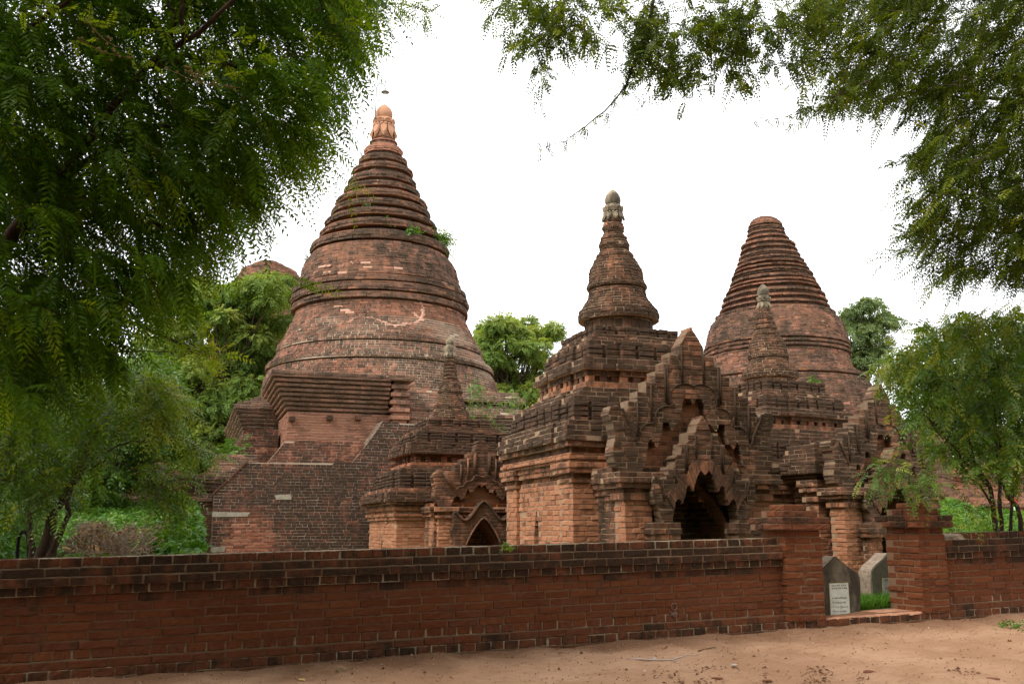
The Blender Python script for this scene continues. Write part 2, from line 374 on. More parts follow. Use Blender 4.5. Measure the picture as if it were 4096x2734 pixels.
def lay(br, poly, z0, z1, L, depth, k, soot=0.3, gap=0.011, header=False, tone=(0.45, 0.2), rough=0.006, miss=0.0, tf=None, chip=0.0):
    m = len(poly)
    for i in range(m):
        a = np.array(poly[i]); b = np.array(poly[(i + 1) % m]); e = b - a; ln = np.linalg.norm(e)
        if ln < 0.02: continue
        e = e / ln; n = np.array([e[1], -e[0]]); mid = (a + b) / 2
        pm, nm = mid, n
        if tf is not None: pm = tf(mid); nm = tf(mid + n) - pm
        if to_cam(pm, nm) < -0.25: continue
        own = (i + k) % 2 == 0
        s0 = 0.0 if own else min(depth, ln * 0.3); s1 = ln if own else ln - 0.0
        pos = s0; bl = (L * 0.5 if header else L); first = bl * (0.5 + 0.5 * ((k * 0.618 + i * 0.37) % 1.0))
        while pos < s1 - 0.01:
            l = first if pos == s0 else bl * rng.uniform(0.88, 1.12)
            if s1 - (pos + l) < bl * 0.3: l = s1 - pos
            l = min(l, s1 - pos)
            if rng.random() >= miss:
                off = max(rng.normal(0, rough), -0.004)
                if rng.random() < chip: off -= rng.uniform(0.004, 0.012)
                q = a + e * pos + n * off
                br.one((q[0], q[1], z0 + gap * 0.5 + rng.normal(0, 0.0015)), (e[0], e[1], 0), (n[0], n[1], 0), max(l - (gap if pos + l < s1 - 0.003 else 0.0), 0.02), depth, z1 - z0 - gap, np.clip(rng.normal(*tone), 0, 1), soot + rng.normal(0, 0.06))
            pos += l
def circle(cx, cy, r, n, ph=0.0): return [(cx + r * math.cos(2 * math.pi * (j + ph) / n), cy + r * math.sin(2 * math.pi * (j + ph) / n)) for j in range(n)]

class Stack:
    """courses of bricks laid one on another; heights read off the photograph at a given depth"""
    def __init__(s, ch=0.085, L=0.30, depth=0.13, gap=0.011, mort=0.010, tone=(0.45, 0.15), rough=0.004, miss=0.0, chip=0.0, tf=None, bond=False):
        s.bond = bond
        s.br = Bricks(); s.core = MB(); s.ch, s.L, s.depth, s.gap, s.mort, s.tone, s.rough, s.miss, s.chip = ch, L, depth, gap, mort, tone, rough, miss, chip
        s.k = 0; s.tf = tf
    def courses(s, z0, z1): 
        n = max(1, int(round((z1 - z0) / s.ch))); return np.linspace(z0, z1, n + 1)
    def section(s, plan, z0, z1, o0, o1, soot=0.3, header=False, step=1, gapmul=1.0):
        """from z0 up to z1, offset going from o0 to o1; plan is a polygon or a function of z"""
        zs = s.courses(z0, z1); m = len(zs) - 1
        for i in range(m):
            a, b = zs[i], zs[i + 1]; t = 0 if m == 1 else (i // step * step) / max(m - 1, 1)
            o = o0 + (o1 - o0) * t; pl = plan((a + b) / 2) if callable(plan) else plan
            po = offset_poly(pl, o) if abs(o) > 1e-6 else pl
            prism(s.core, offset_poly(po, -s.mort), a, b, 1, soot)
            lay(s.br, po, a, b, s.L, s.depth, s.k, soot, s.gap, header or (s.bond and s.k % 2 == 1), s.tone, s.rough, s.miss, s.tf, s.chip); s.k += 1
    def merlons(s, plan, z0, z1, o, soot=0.5, w=0.26, g=0.07, proud=0.07):
        """a row of little blocks standing proud of a plain course"""
        prism(s.core, offset_poly(plan, o - s.mort - proud), z0, z1, 1, soot)
        zs = s.courses(z0, z1)
        for a, b in zip(zs[:-1], zs[1:]):
            lay(s.br, offset_poly(plan, o - proud), a, b, s.L, s.depth * 0.8, s.k, soot, s.gap, False, s.tone, s.rough, 0, s.tf); s.k += 1
        po = offset_poly(plan, o); m = len(po)
        for i in range(m):
            A = np.array(po[i]); B = np.array(po[(i + 1) % m]); ln = np.linalg.norm(B - A)
            if ln < w: continue
            e = (B - A) / ln; n = np.array([e[1], -e[0]]); mid = (A + B) / 2
            pm, nm = (mid, n) if s.tf is None else (s.tf(mid), s.tf(mid + n) - s.tf(mid))
            if to_cam(pm, nm) < -0.25: continue
            cnt = max(1, int(round((ln + g) / (w + g)))); ww = (ln + g) / cnt - g
            for q in range(cnt):
                for a, b in zip(zs[:-1], zs[1:]):
                    p = A + e * (q * (ww + g)) + n * rng.normal(0, 0.006)
                    s.br.one((p[0], p[1], a + 0.005), (e[0], e[1], 0), (n[0], n[1], 0), ww, proud + 0.05, b - a - 0.01, np.clip(rng.normal(*s.tone), 0, 1), soot + rng.normal(0, 0.1), 0.012)
    def round(s, cfun, prof, soot=0.3, seg=56, sootf=None, tonef=None, pale=None):
        """prof: list of (z, r) from bottom to top, cfun(z) the axis"""
        zz = np.array([p[0] for p in prof]); rr = np.array([p[1] for p in prof]); zs = s.courses(zz[0], zz[-1])
        s.ringed(cfun, [(a, b, float(np.interp((a + b) / 2, zz, rr)), soot if sootf is None else sootf((a + b) / 2)) for a, b in zip(zs[:-1], zs[1:])], seg, tonef, pale)
    def ringed(s, cfun, courses, seg=56, tonef=None, pale=None):
        """courses: (z0, z1, r, soot) each"""
        for a, b, r, so in courses:
            zm = (a + b) / 2; cx, cy = cfun(zm)
            prism(s.core, circle(cx, cy, max(r - s.mort, 0.01), seg, 0.3), a, b, 1, so)
            head = s.bond and s.k % 2 == 1
            nb = max(9, int(round(2 * math.pi * r / (s.L * (0.5 if head else 1))))); ph = rng.random(); dl = 2 * math.pi / nb
            for j in range(nb):
                th = (j + ph) * dl; n = np.array([math.cos(th), math.sin(th)])
                if to_cam((cx + r * n[0], cy + r * n[1]), n) < -0.35 or rng.random() < s.miss: continue
                e = np.array([-n[1], n[0]]); l = 2 * r * math.tan(dl / 2) * rng.uniform(0.9, 1.04)
                off = max(rng.normal(0, s.rough), -s.mort * 0.6)
                if rng.random() < s.chip: off -= rng.uniform(0.004, s.mort * 1.2)
                so_ = so + (1.0 if rng.random() < 0.010 else 0.0); off += min(1.0, r / 3.0) ** 2 * max(0.0, 0.016 * math.sin(3.1 * th + 2.3 * zm) + 0.014 * math.sin(7.3 * th - 3.7 * zm + 1))  # odd bricks coloured dark to stand for the shade of holes
                q = np.array([cx, cy]) + n * (r + off) - e * (l / 2)
                tn = s.tone if tonef is None else tonef(zm); tv = np.clip(rng.normal(*tn), 0, 1)
                if pale is not None and pale((cx + r * n[0], cy + r * n[1], zm)): tv = 1.5
                s.br.one((q[0], q[1], a + s.gap / 2 + rng.normal(0, 0.002) + (0.016 * math.sin(2 * th + 0.9 * zm) + 0.010 * math.sin(5 * th + 2 * zm) if r > 1.3 else 0)), (e[0], e[1], 0), (n[0], n[1], 0), max(l - s.gap, 0.02), min(s.depth, 0.6 * r), b - a - s.gap, tv, so_ + rng.normal(0, 0.08) + 0.16 * math.sin(2.1 * th + 1.7 * zm) * math.sin(3.3 * zm + 5 * th))
            s.k += 1
    def build(s, name, bm, mm, parent, jit=0.003, grid=None):
        jit = jit * 0.6
        s.br.into(s.core, jit, grid)
        if s.core.n == 0: return None
        return s.core.build(name, [BR[bm], MO[mm]], parent)

def inside_intervals(polys, y):
    xs = []
    for poly in polys:
        k = len(poly)
        for i in range(k):
            (x1, y1), (x2, y2) = poly[i], poly[(i + 1) % k]
            if (y1 <= y < y2) or (y2 <= y < y1): xs.append(x1 + (y - y1) * (x2 - x1) / (y2 - y1))
    xs.sort(); return [(xs[i], xs[i + 1]) for i in range(0, len(xs) - 1, 2)]
def panel(name, polys, org, u, n, thick, bm, mm, parent, ch=0.085, L=0.28, gap=0.012, mort=0.009, soot=0.35, tone=(0.45, 0.15), sootf=None, jit=0.002, rough=0.004, header=False, chip=0.0, bond=False):
    jit *= 0.6; rough *= 0.6
    """an upright slab: polys[0] outline, the rest openings, in (u, z) metres on the plane through org; brick courses cut to the outline"""
    org = np.array([org[0], org[1], 0.0]); u = np.array([u[0], u[1], 0.0]); n = np.array([n[0], n[1], 0.0])
    mb = MB(); br = Bricks()
    flat = [p for poly in polys for p in poly]
    tri = tessellate_polygon([[Vector((x, z, 0)) for x, z in poly] for poly in polys])
    k = len(flat); sv = [0.3 * (sootf(p[0], p[1]) if sootf else soot) for p in flat] * 2
    V = [org + u * p[0] + np.array([0, 0, p[1]]) - n * mort for p in flat] + [org + u * p[0] + np.array([0, 0, p[1]]) - n * (thick - mort * 0.5) for p in flat]
    Fc = []
    for a, b, c in tri:
        Fc.append((a, b, c)); Fc.append((k + c, k + b, k + a))
    mb.add(V, Fc, 1, 0.5, np.array(sv))
    Fr = []; base = 0
    for poly in polys:
        m = len(poly)
        for i in range(m): Fr.append((base + i, base + (i + 1) % m, k + base + (i + 1) % m, k + base + i))
        base += m
    mb.add(V, Fr, 1, 0.5, 0.75)
    z0 = min(p[1] for p in flat); z1 = max(p[1] for p in flat); zs = np.linspace(z0, z1, max(1, int(round((z1 - z0) / ch))) + 1)
    for ci, (a, b) in enumerate(zip(zs[:-1], zs[1:])):
        mid_ = inside_intervals(polys, (a + b) / 2); lo_ = inside_intervals(polys, a + 0.12 * (b - a)); hi_ = inside_intervals(polys, b - 0.12 * (b - a))
        same = len(mid_) == len(lo_) == len(hi_)
        for qi, (x0, x1) in enumerate(mid_):
            if x1 - x0 < 0.02: continue
            e0 = e1 = 0.0
            if same:
                e0 = np.clip((hi_[qi][0] - lo_[qi][0]) / 0.76, -0.09, 0.09); e1 = np.clip((hi_[qi][1] - lo_[qi][1]) / 0.76, -0.09, 0.09)
                if x1 - x0 + (e1 - e0) * 0.5 < 0.01: e0 = e1 = 0.0
            pos = x0; bl = L * (0.5 if (header or (bond and ci % 2)) else 1); first = bl * (0.5 + 0.5 * ((ci * 0.618) % 1))
            while pos < x1 - 0.008:
                l = first if pos == x0 else bl * rng.uniform(0.85, 1.15)
                if x1 - (pos + l) < bl * 0.35: l = x1 - pos
                st_, en_ = pos == x0, pos + l >= x1 - 0.005
                so = sootf(pos + l / 2, (a + b) / 2) if sootf else soot
                sl, sr = (e0 if st_ else 0.0), (e1 if en_ else 0.0)
                offs = max(rng.normal(0, rough), -0.003)
                nd = max(1, int(round(thick / 0.26))) if (st_ or en_) else 1; dd = thick / nd if (st_ or en_) else min(thick, 0.14)
                p_ = pos - sl * 0.5; l_ = l + sl * 0.5 - sr * 0.5
                q = org + u * p_ + n * offs; tn = np.clip(rng.normal(*tone), 0, 1)
                for w in range(nd):
                    qq = q - n * (w * dd)
                    br.one((qq[0], qq[1], a + gap / 2), u, n, max(l_ - (0.0 if en_ else gap), 0.015), dd - (gap if w < nd - 1 else 0), b - a - gap, tn, so + rng.normal(0, 0.07), 0.007, (sl, sr))
                pos += l
    br.into(mb, jit)
    return mb.build(name, [BR[bm], MO[mm]], parent)
def extrude_poly(mb, poly, org, u, n, front, back, mat=0, tone=0.5, soot=0.4):
    org = np.array([org[0], org[1], 0.0]); u = np.array([u[0], u[1], 0.0]); n = np.array([n[0], n[1], 0.0]); k = len(poly)
    tri = tessellate_polygon([[Vector((x, z, 0)) for x, z in poly]])
    V = [org + u * x + np.array([0, 0, z]) + n * front for x, z in poly] + [org + u * x + np.array([0, 0, z]) + n * back for x, z in poly]
    Fc = [(a, b, c) for a, b, c in tri] + [(k + c, k + b, k + a) for a, b, c in tri] + [(i, (i + 1) % k, k + (i + 1) % k, k + i) for i in range(k)]
    mb.add(V, Fc, mat, tone, soot)
def resample(pts, m):
    pts = np.array(pts, float); d = np.concatenate([[0], np.cumsum(np.linalg.norm(np.diff(pts, axis=0), axis=1))])
    t = np.linspace(0, d[-1], m); return np.stack([np.interp(t, d, pts[:, i]) for i in range(pts.shape[1])], 1)
def smooth_curve(pts, m=60):
    pts = np.array(pts, float); k = len(pts); out = []
    for i in range(k - 1):
        p0, p1, p2, p3 = pts[max(i - 1, 0)], pts[i], pts[i + 1], pts[min(i + 2, k - 1)]
        for t in np.linspace(0, 1, 8, endpoint=False):
            out.append(0.5 * ((2 * p1) + (-p0 + p2) * t + (2 * p0 - 5 * p1 + 4 * p2 - p3) * t ** 2 + (-p0 + 3 * p1 - 3 * p2 + p3) * t ** 3))
    out.append(pts[-1]); return resample(out, m)

# ================================================================== THE SETTING
class Frame:
    def __init__(s, right, fwd, rot=0.0):
        s.o = cam_xy(right, fwd); s.a = rot; s.x = np.array([math.cos(rot), math.sin(rot)]); s.y = np.array([-math.sin(rot), math.cos(rot)])
    def pt(s, u, v): return s.o + s.x * u + s.y * v
    def poly(s, pts): return [tuple(s.pt(u, v)) for u, v in pts]
    def fwd(s, u, v): return s.pt(u, v) @ FH[:2]
    def z(s, py, u, v): return hz(py, s.fwd(u, v))
def axis_fun(pts, D):
    ys = np.array([p[0] for p in pts], float); xs = np.array([p[1] for p in pts], float)
    zs = np.array([hz(y, D) for y in ys]); rs = np.array([(x - CX) * zc(D, z) / F for x, z in zip(xs, zs)])
    o = np.argsort(zs); zs, rs = zs[o], rs[o]
    return lambda z: cam_xy(float(np.interp(z, zs, rs)), D)
def px_prof(pts, D):
    """(y, halfwidth) in photograph pixels, top to bottom -> (z, r) bottom to top"""
    out = [(hz(y, D), rad(w, D, hz(y, D))) for y, w in pts]; out.sort(); return out

# ---- boundary wall line (measured: height of 12 courses at two places)
CH = 0.085
def depth_for(py_t, py_b, H):
    lo, hi = 4.0, 30.0
    for _ in range(60):
        m = (lo + hi) / 2
        if hz(py_t, m) - hz(py_b, m) < H: lo = m
        else: hi = m
    return lo
dA = depth_for(2237, 2690, 12 * CH); dB = depth_for(2131, 2436, 12 * CH)
WA = P(50, 2690, dA); WB = P(3867, 2436, dB)
WE = (WB - WA)[:2]; WLEN = np.linalg.norm(WE); WE = WE / WLEN; WN = np.array([WE[1], -WE[0]])
wslope = (WB[2] - WA[2]) / WLEN
def wall_pt(t, n=0.0): return WA[:2] + WE * t + WN * n
def wall_z(t): return WA[2] + wslope * t - 2 * CH          # underside of the lowest course
def wall_t(px, py=2400, n=0.0):
    q = onplane(px, py, wall_pt(0, n), WN); return (q[:2] - WA[:2]) @ WE
print('wall depth', dA, dB, 'len', WLEN, 'z', WA[2], WB[2], 'angle', math.degrees(math.atan2(WE[1], WE[0])))

def ground_h(x, y):
    p = np.stack([x, y], -1) - WA[:2]; t = p @ WE; n = p @ WN
    zb = WA[2] + wslope * np.clip(t, -14, 22) - 1.35 * CH
    front = zb * np.clip(1 - np.maximum(n, 0) / 9.0, 0, 1)          # falls back to the path level near the camera
    inside = zb + 0.12
    return np.where(n > 0, front, inside)
def sheet(name, xs, ys, zf, mat, kind='structure'):
    X, Y = np.meshgrid(xs, ys); Z = zf(X, Y); nx, ny = len(xs), len(ys)
    mb = MB(); V = np.stack([X, Y, Z], -1).reshape(-1, 3)
    Q = np.array([(j * nx + i, j * nx + i + 1, (j + 1) * nx + i + 1, (j + 1) * nx + i) for j in range(ny - 1) for i in range(nx - 1)])
    mb.addq(V, Q, 0, np.full(len(V), .5), np.full(len(V), .3), True)
    o = mb.build(name, mat); tag(o, kind=kind); return o
def mat_ground():
    m, t, out = newmat('compound_ground'); n = N(t); p = n.pos()
    a = n.noise(p, 0.5, 6, 0.65); b = n.noise(p, 7, 6, 0.7)
    col = n.mix(n.sstep(a, 0.42, 0.58), (0.085, 0.115, 0.028), (0.22, 0.15, 0.09))
    col = n.mix(n.sstep(b, 0.45, 0.7), col, (0.06, 0.10, 0.02)); n.bsdf(out, col, 0.95, b, 0.8, 0.05); return m
def mat_sand():
    m, t, out = newmat('sand'); n = N(t); p = n.pos()
    a = n.noise(p, 0.8, 6, 0.6, 0.4); b = n.noise(n.scale(p, (1.0, 2.2, 1)), 4.5, 6, 0.7, 0.6); c = n.noise(p, 60, 4, 0.7); d = n.noise(p, 230, 2, 0.6)
    col = n.mix(n.sstep(a, 0.35, 0.7), (0.345, 0.190, 0.108), (0.47, 0.280, 0.172))
    col = n.mix(n.math('MULTIPLY', n.sstep(b, 0.50, 0.70), 0.60), col, (0.27, 0.135, 0.072))
    col = n.mix(n.math('MULTIPLY', n.sstep(c, 0.56, 0.72), 0.35), col, (0.22, 0.11, 0.06))
    col = n.mix(n.math('MULTIPLY', n.sstep(d, 0.60, 0.75), 0.30), col, (0.62, 0.43, 0.30))
    # darker strip of sand along the foot of the wall
    vt = n.new('ShaderNodeVectorMath', operation='DOT_PRODUCT'); n.link(p, vt.inputs[0]); vt.inputs[1].default_value = (WN[0], WN[1], 0)
    k = float(WA[:2] @ WN); dist = n.math('SUBTRACT', vt.outputs['Value'], k)
    w = n.math('ADD', dist, n.math('MULTIPLY', n.math('SUBTRACT', a, 0.5), 1.6))
    col = n.mix(n.math('MULTIPLY', n.math('SUBTRACT', 1.0, n.sstep(w, 0.1, 1.1)), 0.55), col, (0.13, 0.062, 0.034))
    h = n.math('ADD', n.math('MULTIPLY', b, 0.9), n.math('ADD', n.math('MULTIPLY', c, 0.30), n.math('MULTIPLY', d, 0.12)))
    n.bsdf(out, col, 0.97, h, 0.75, 0.05, 0.1); return m
def geo(lo, hi, c, n):
    t = np.linspace(-1, 1, n); s = np.sign(t) * (np.abs(t) ** 3); return np.where(t < 0, c + s * (c - lo), c + s * (hi - c))
def zgr(x, y):
    z = ground_h(x, y); n = (np.stack([x, y], -1) - WA[:2]) @ WN
    far = np.clip((np.hypot(x, y) - 60) / 100, 0, 1)
    return np.where(n > -0.3, z - 0.45, z + 0.03 * np.sin(x * 1.1) * np.cos(y * 0.9)) * (1 - far) + 0.2 * far
sheet('ground', geo(-500, 500, 5, 120), geo(-420, 600, 12, 120), zgr, mat_ground())
# sand path: a sheet laid from the foot of the wall over the near ground
def zsand(T, Nn):
    q = WA[:2] + T[..., None] * WE + Nn[..., None] * WN
    z = ground_h(q[..., 0], q[..., 1])
    r = 0.012 * np.sin(T * 2.1 + Nn * 1.3) + 0.010 * np.sin(T * 5.3 - Nn * 3.1) + 0.006 * np.sin(T * 11 + Nn * 7)
    return q, z + r + 0.03 * np.exp(-np.maximum(Nn, 0) / 0.25)
def vnoise(T, Nn, sc, seed):
    g = np.random.default_rng(seed).normal(0, 1, (512, 512)); x = T * sc + 200; y = Nn * sc + 40; xi = np.floor(x).astype(int); yi = np.floor(y).astype(int); fx = x - xi; fy = y - yi
    fx = fx * fx * (3 - 2 * fx); fy = fy * fy * (3 - 2 * fy); G = lambda a, b: g[a % 512, b % 512]
    return (G(xi, yi) * (1 - fx) + G(xi + 1, yi) * fx) * (1 - fy) + (G(xi, yi + 1) * (1 - fx) + G(xi + 1, yi + 1) * fx) * fy
_zs0 = zsand
def zsand(T, Nn):
    q, z = _zs0(T, Nn); w = np.clip(Nn / 0.15, 0, 1)
    return q, z + w * (0.010 * vnoise(T, Nn, 1.3, 1) + 0.005 * vnoise(T, Nn, 4.0, 2) + 0.004 * vnoise(T, Nn, 11, 3) + 0.004 * np.minimum(vnoise(T, Nn, 24, 4), 0.4))
ts = np.concatenate([np.linspace(-14, -2, 40), np.linspace(-1.96, 19, 560), np.linspace(19.2, 24, 20)]); ns = np.concatenate([np.linspace(-0.02, 7.5, 230), np.linspace(7.6, 26, 40)])
T_, N_ = np.meshgrid(ts, ns); q_, z_ = zsand(T_, N_)
mb = MB(); V = np.concatenate([q_, z_[..., None]], -1).reshape(-1, 3); nx = len(ts)
Qd = np.array([(j * nx + i, (j + 1) * nx + i, (j + 1) * nx + i + 1, j * nx + i + 1) for j in range(len(ns) - 1) for i in range(nx - 1)])
mb.addq(V, Qd, 0, np.full(len(V), .5), np.full(len(V), .3), True); tag(mb.build('sand_path', mat_sand()), kind='structure')

# ---- boundary wall: real bricks course by course, near enough to see each one
tG0 = wall_t(3140, 2440, 0.03); tG1 = wall_t(3290, 2460, 0.03); tH0 = wall_t(3680, 2440, 0.03); tH1 = wall_t(3785, 2400, 0.03)
PROF = [0.075, 0.065, 0.035, 0.0, 0.0, 0.0, 0.0, 0.0, 0.0, 0.005, 0.040, 0.070, 0.035, -0.035]     # proud of the face, bottom course first
HEAD = [False, True, False, True, False, False, False, False, False, False, True, False, False, True]
SOOTW = [0.58, 0.50, 0.36, 0.18, 0.14, 0.10, 0.06, 0.06, 0.18, 0.50, 0.72, 0.78, 0.80, 0.58]
WTH = 0.46
def wall_section(br, core, t0, t1, courses, thick=WTH, end0=False, end1=False, drop=None, proud=0.0):
    for ci in courses:
        n = PROF[ci] + proud; a, b = t0, t1
        if drop and ci in drop: a = drop[ci]
        L = 0.17 if HEAD[ci] else 0.335
        # mortar core, sheared with the wall
        V = []
        for (t, nn) in ((a, n - 0.009), (b, n - 0.009), (b, -thick + 0.009), (a, -thick + 0.009)):
            xy = wall_pt(t, nn); V.append((xy[0], xy[1], wall_z(t) + ci * CH))
        V += [(x, y, z + CH) for x, y, z in V]
        core.add(V, [(0, 3, 2, 1), (4, 5, 6, 7), (0, 1, 5, 4), (1, 2, 6, 5), (2, 3, 7, 6), (3, 0, 4, 7)], 1, 1.0 if HEAD[ci] and ci != 4 else (0.7 if ci > 10 else 0.5), SOOTW[ci] * 0.3)
        for side in (0, 1):
            pos = a; first = L * (0.35 + 0.6 * ((ci * 0.618 + side * .3) % 1))
            while pos < b - 0.02:
                l = first if pos == a else L * rng.uniform(0.86, 1.14)
                if b - (pos + l) < 0.09: l = b - pos
                off = max(rng.normal(0, 0.004), -0.004)
                if side == 0:
                    q = wall_pt(pos, n + off); e = np.array([WE[0], WE[1], wslope]); nn = WN; zz = wall_z(pos)
                else:
                    q = wall_pt(pos + l, -thick + off); e = np.array([-WE[0], -WE[1], -wslope]); nn = -WN; zz = wall_z(pos + l)
                g = rng.uniform(0.012, 0.026) if HEAD[ci] else rng.uniform(0.012, 0.022); hg = 0.006 if HEAD[ci] else rng.uniform(0.010, 0.017)
                br.one((q[0], q[1], zz + ci * CH + 0.006 + rng.normal(0, 0.0015)), e, (nn[0], nn[1], 0), l - g, 0.16, CH - hg, np.clip(rng.normal(0.45, 0.16), 0, 1), SOOTW[ci] + rng.normal(0, 0.08), 0.005)
                pos += l
def do_wall(name, label, t0, t1, drop=None):
    br = Bricks(); core = MB(); wall_section(br, core, t0, t1, range(2, 14), drop=drop); w = thing(name, label, 'wall', (*wall_pt((t0 + t1) / 2), wall_z((t0 + t1) / 2)))
    br.into(core, 0.0022, (9, 5)); core.build('wall_face', [BR['wall'], MO['wall']], w)
    br = Bricks(); core = MB(); wall_section(br, core, t0, t1, range(0, 2)); br.into(core, 0.0026, (7, 5)); core.build('plinth', [BR['wall'], MO['wall']], w); return w
LW = do_wall('boundary_wall', 'long low red brick wall with stepped coping running left of the gate', -9.0, tG0)
RW = do_wall('boundary_wall', 'red brick wall right of the gate, first coping bricks broken off beside the pillar', tH1, 22.0, drop={13: tH1 + 0.42})
mb = MB()        # crumbling mortar where the coping is gone
V = []; 
for (t, nn, zz) in ((tH1, 0.03, 0), (tH1 + 0.44, 0.03, 0), (tH1 + 0.44, -0.42, 0), (tH1, -0.42, 0), (tH1 + 0.02, 0.0, 0.012), (tH1 + 0.43, -0.03, 0.075), (tH1 + 0.43, -0.38, 0.075), (tH1 + 0.02, -0.38, 0.014)):
    xy = wall_pt(t, nn); V.append((xy[0], xy[1], wall_z(t) + 13 * CH + zz))
mb.add(V, [(0, 3, 2, 1), (4, 5, 6, 7), (0, 1, 5, 4), (1, 2, 6, 5), (2, 3, 7, 6), (3, 0, 4, 7)], 0, 0.5, 0.0)
mb.build('broken_coping', [mat_simple('crumbled_mortar', (0.38, 0.30, 0.21), (0.17, 0.12, 0.08), 11, bstr=1.0)], RW)

def pillar(label, t0, t1, dep_front, dep_back, py_cap_bot, py_top, over):
    xy = wall_pt((t0 + t1) / 2, 0); t = thing('gate_pillar', label, 'gate pillar', (xy[0], xy[1], wall_z(t0)), 'gate pillars')
    D = wall_pt(t0, dep_front) @ FH[:2]
    zb = wall_z(t0) + 2 * CH; zcap = hz(py_cap_bot, D); ztop = hz(py_top, D)
    pl = [tuple(wall_pt(t0, dep_front)), tuple(wall_pt(t1, dep_front)), tuple(wall_pt(t1, -dep_back)), tuple(wall_pt(t0, -dep_back))]
    st = Stack(CH, 0.30, 0.14, 0.017, 0.008, (0.5, 0.22), 0.006); st.section(pl, zb, zcap - CH, 0, 0, 0.02); st.section(pl, zcap - CH, zcap, -0.012, -0.012, 0.25)
    st.build('shaft', 'wall', 'wall', t, 0.004, (7, 5))
    st = Stack(CH, 0.30, 0.14, 0.014, 0.014, (0.4, 0.22), 0.006); h = (ztop - zcap) / 4
    for i, o in enumerate((over, over, -0.02, -0.12)): st.section(pl, zcap + i * h, zcap + (i + 1) * h, o, o, 0.42)
    st.build('stepped_cap', 'wall', 'wall', t, 0.005, (7, 5)); return t
pillar('square brick gate pillar at the end of the long wall, left of the opening', tG0, tG1, 0.10, 0.44, 2119, 2014, 0.085)
pillar('square brick gate pillar with a sunlit side face, right of the opening', tH0, tH1, 0.10, 0.52, 2109, 2008, 0.085)
br = Bricks(); core = MB(); wall_section(br, core, tG0, tH1, range(0, 2), thick=0.5, proud=0.02)
gs = thing('gate_sill', 'low brick sill across the gate opening between the two pillars', 'sill', (*wall_pt((tG1 + tH0) / 2), wall_z(tG1)))
br.into(core, 0.0026, (7, 5)); core.build('brick_courses', [BR['wall'], MO['wall']], gs)
mb = MB(); nxs = 24; V = []; Q = []
for i in range(nxs + 1):
    t = tG1 + (tH0 - tG1) * i / nxs
    for nn in (0.085, 0.06, -0.2, -0.46, -0.5):
        xy = wall_pt(t, nn + rng.normal(0, 0.006)); V.append((xy[0], xy[1], wall_z(t) + 2 * CH + (0.018 if nn in (0.06, -0.2, -0.46) else -0.01) + rng.normal(0, 0.004)))
Q = [(i * 5 + j, i * 5 + j + 1, (i + 1) * 5 + j + 1, (i + 1) * 5 + j) for i in range(nxs) for j in range(4)]
mb.add(V, [q[::-1] for q in Q], 0, 0.5, 0.1, True); mb.build('worn_tread', [mat_simple('worn_tread', (0.44, 0.22, 0.13), (0.28, 0.13, 0.075), 6, bstr=0.7)], gs)

# ------------------------------------------------------------------ lotus finial shared by the spires
def finial(parent, cx, cy, zlist, rlist, mat):
    """zlist: apex, bud bottom, upper petals bottom, bead ring, lower petals bottom; rlist: bud, upper petals, waist, lower petals"""
    za, zb, zu, zr, zl = zlist; rb, ru, rw, rl = rlist
    f = MB(); prof = []
    for t in np.linspace(0, 1, 14): prof.append((rb * (math.sin(math.pi * (0.32 + 0.68 * t)) ** 0.8 if t < 1 else 0.0) + 0.004, zb + (za - zb) * (t ** 0.92)))
    lathe(f, cx, cy, prof, 26, 0, wob=0.006)
    bud = f.build('bud', [mat], parent)
    f = MB(); lathe(f, cx, cy, [(rw * 0.95, zl), (rl * 0.86, zl + 0.01), (rw * 1.02, (zl + zr) / 2), (rw, zr), (rw * 0.98, zu), (ru * 0.86, (zu + zb) / 2), (ru * 0.88, zb - 0.01), (rb * 0.9, zb + 0.01)], 26)
    nP = 9
    for k in range(nP):
        for (zlo, zhi, r0, r1, flip) in ((zu, zb - (zb - zu) * 0.12, rw, ru, 1), (zl, zr, rl, rw, -1)):
            th = 2 * math.pi * (k + (0.5 if flip < 0 else 0)) / nP; w = 2 * math.pi * r1 / nP * 0.50
            V = []
            prf = [(-1, 0), (-1.0, .45), (-.75, .75), (0, 1.0), (.75, .75), (1.0, .45), (1, 0)]
            for layer, (sc, dr) in enumerate(((1.0, 0.0), (0.72, 0.018))):
                for (a, b) in prf:
                    zz = (zlo + (zhi - zlo) * b * sc) if flip > 0 else (zhi - (zhi - zlo) * b * sc)
                    rr = (r0 + (r1 - r0) * b) if flip > 0 else (rw + (rl - rw) * b)
                    aa = th + a * sc * w / max(rr, .05); rr += 0.012 + dr * (rb / 0.14)
                    V.append((cx + rr * math.cos(aa), cy + rr * math.sin(aa), zz))
            m = len(prf); Fc = [tuple(range(m, 2 * m))] + [(i, i + 1, m + i + 1, m + i) for i in range(m - 1)]
            f.add(V, Fc, 0, 0.5, 0.3)
    for k in range(16):      # bead ring
        th = 2 * math.pi * k / 16; r = rw * 1.06; s = rw * 0.20; c = (cx + r * math.cos(th), cy + r * math.sin(th), zr)
        lathe(f, c[0], c[1], [(0.002, c[2] - s), (s * .8, c[2] - s * .6), (s, c[2]), (s * .8, c[2] + s * .6), (0.002, c[2] + s)], 8)
    f.build('lotus', [mat], parent); return bud

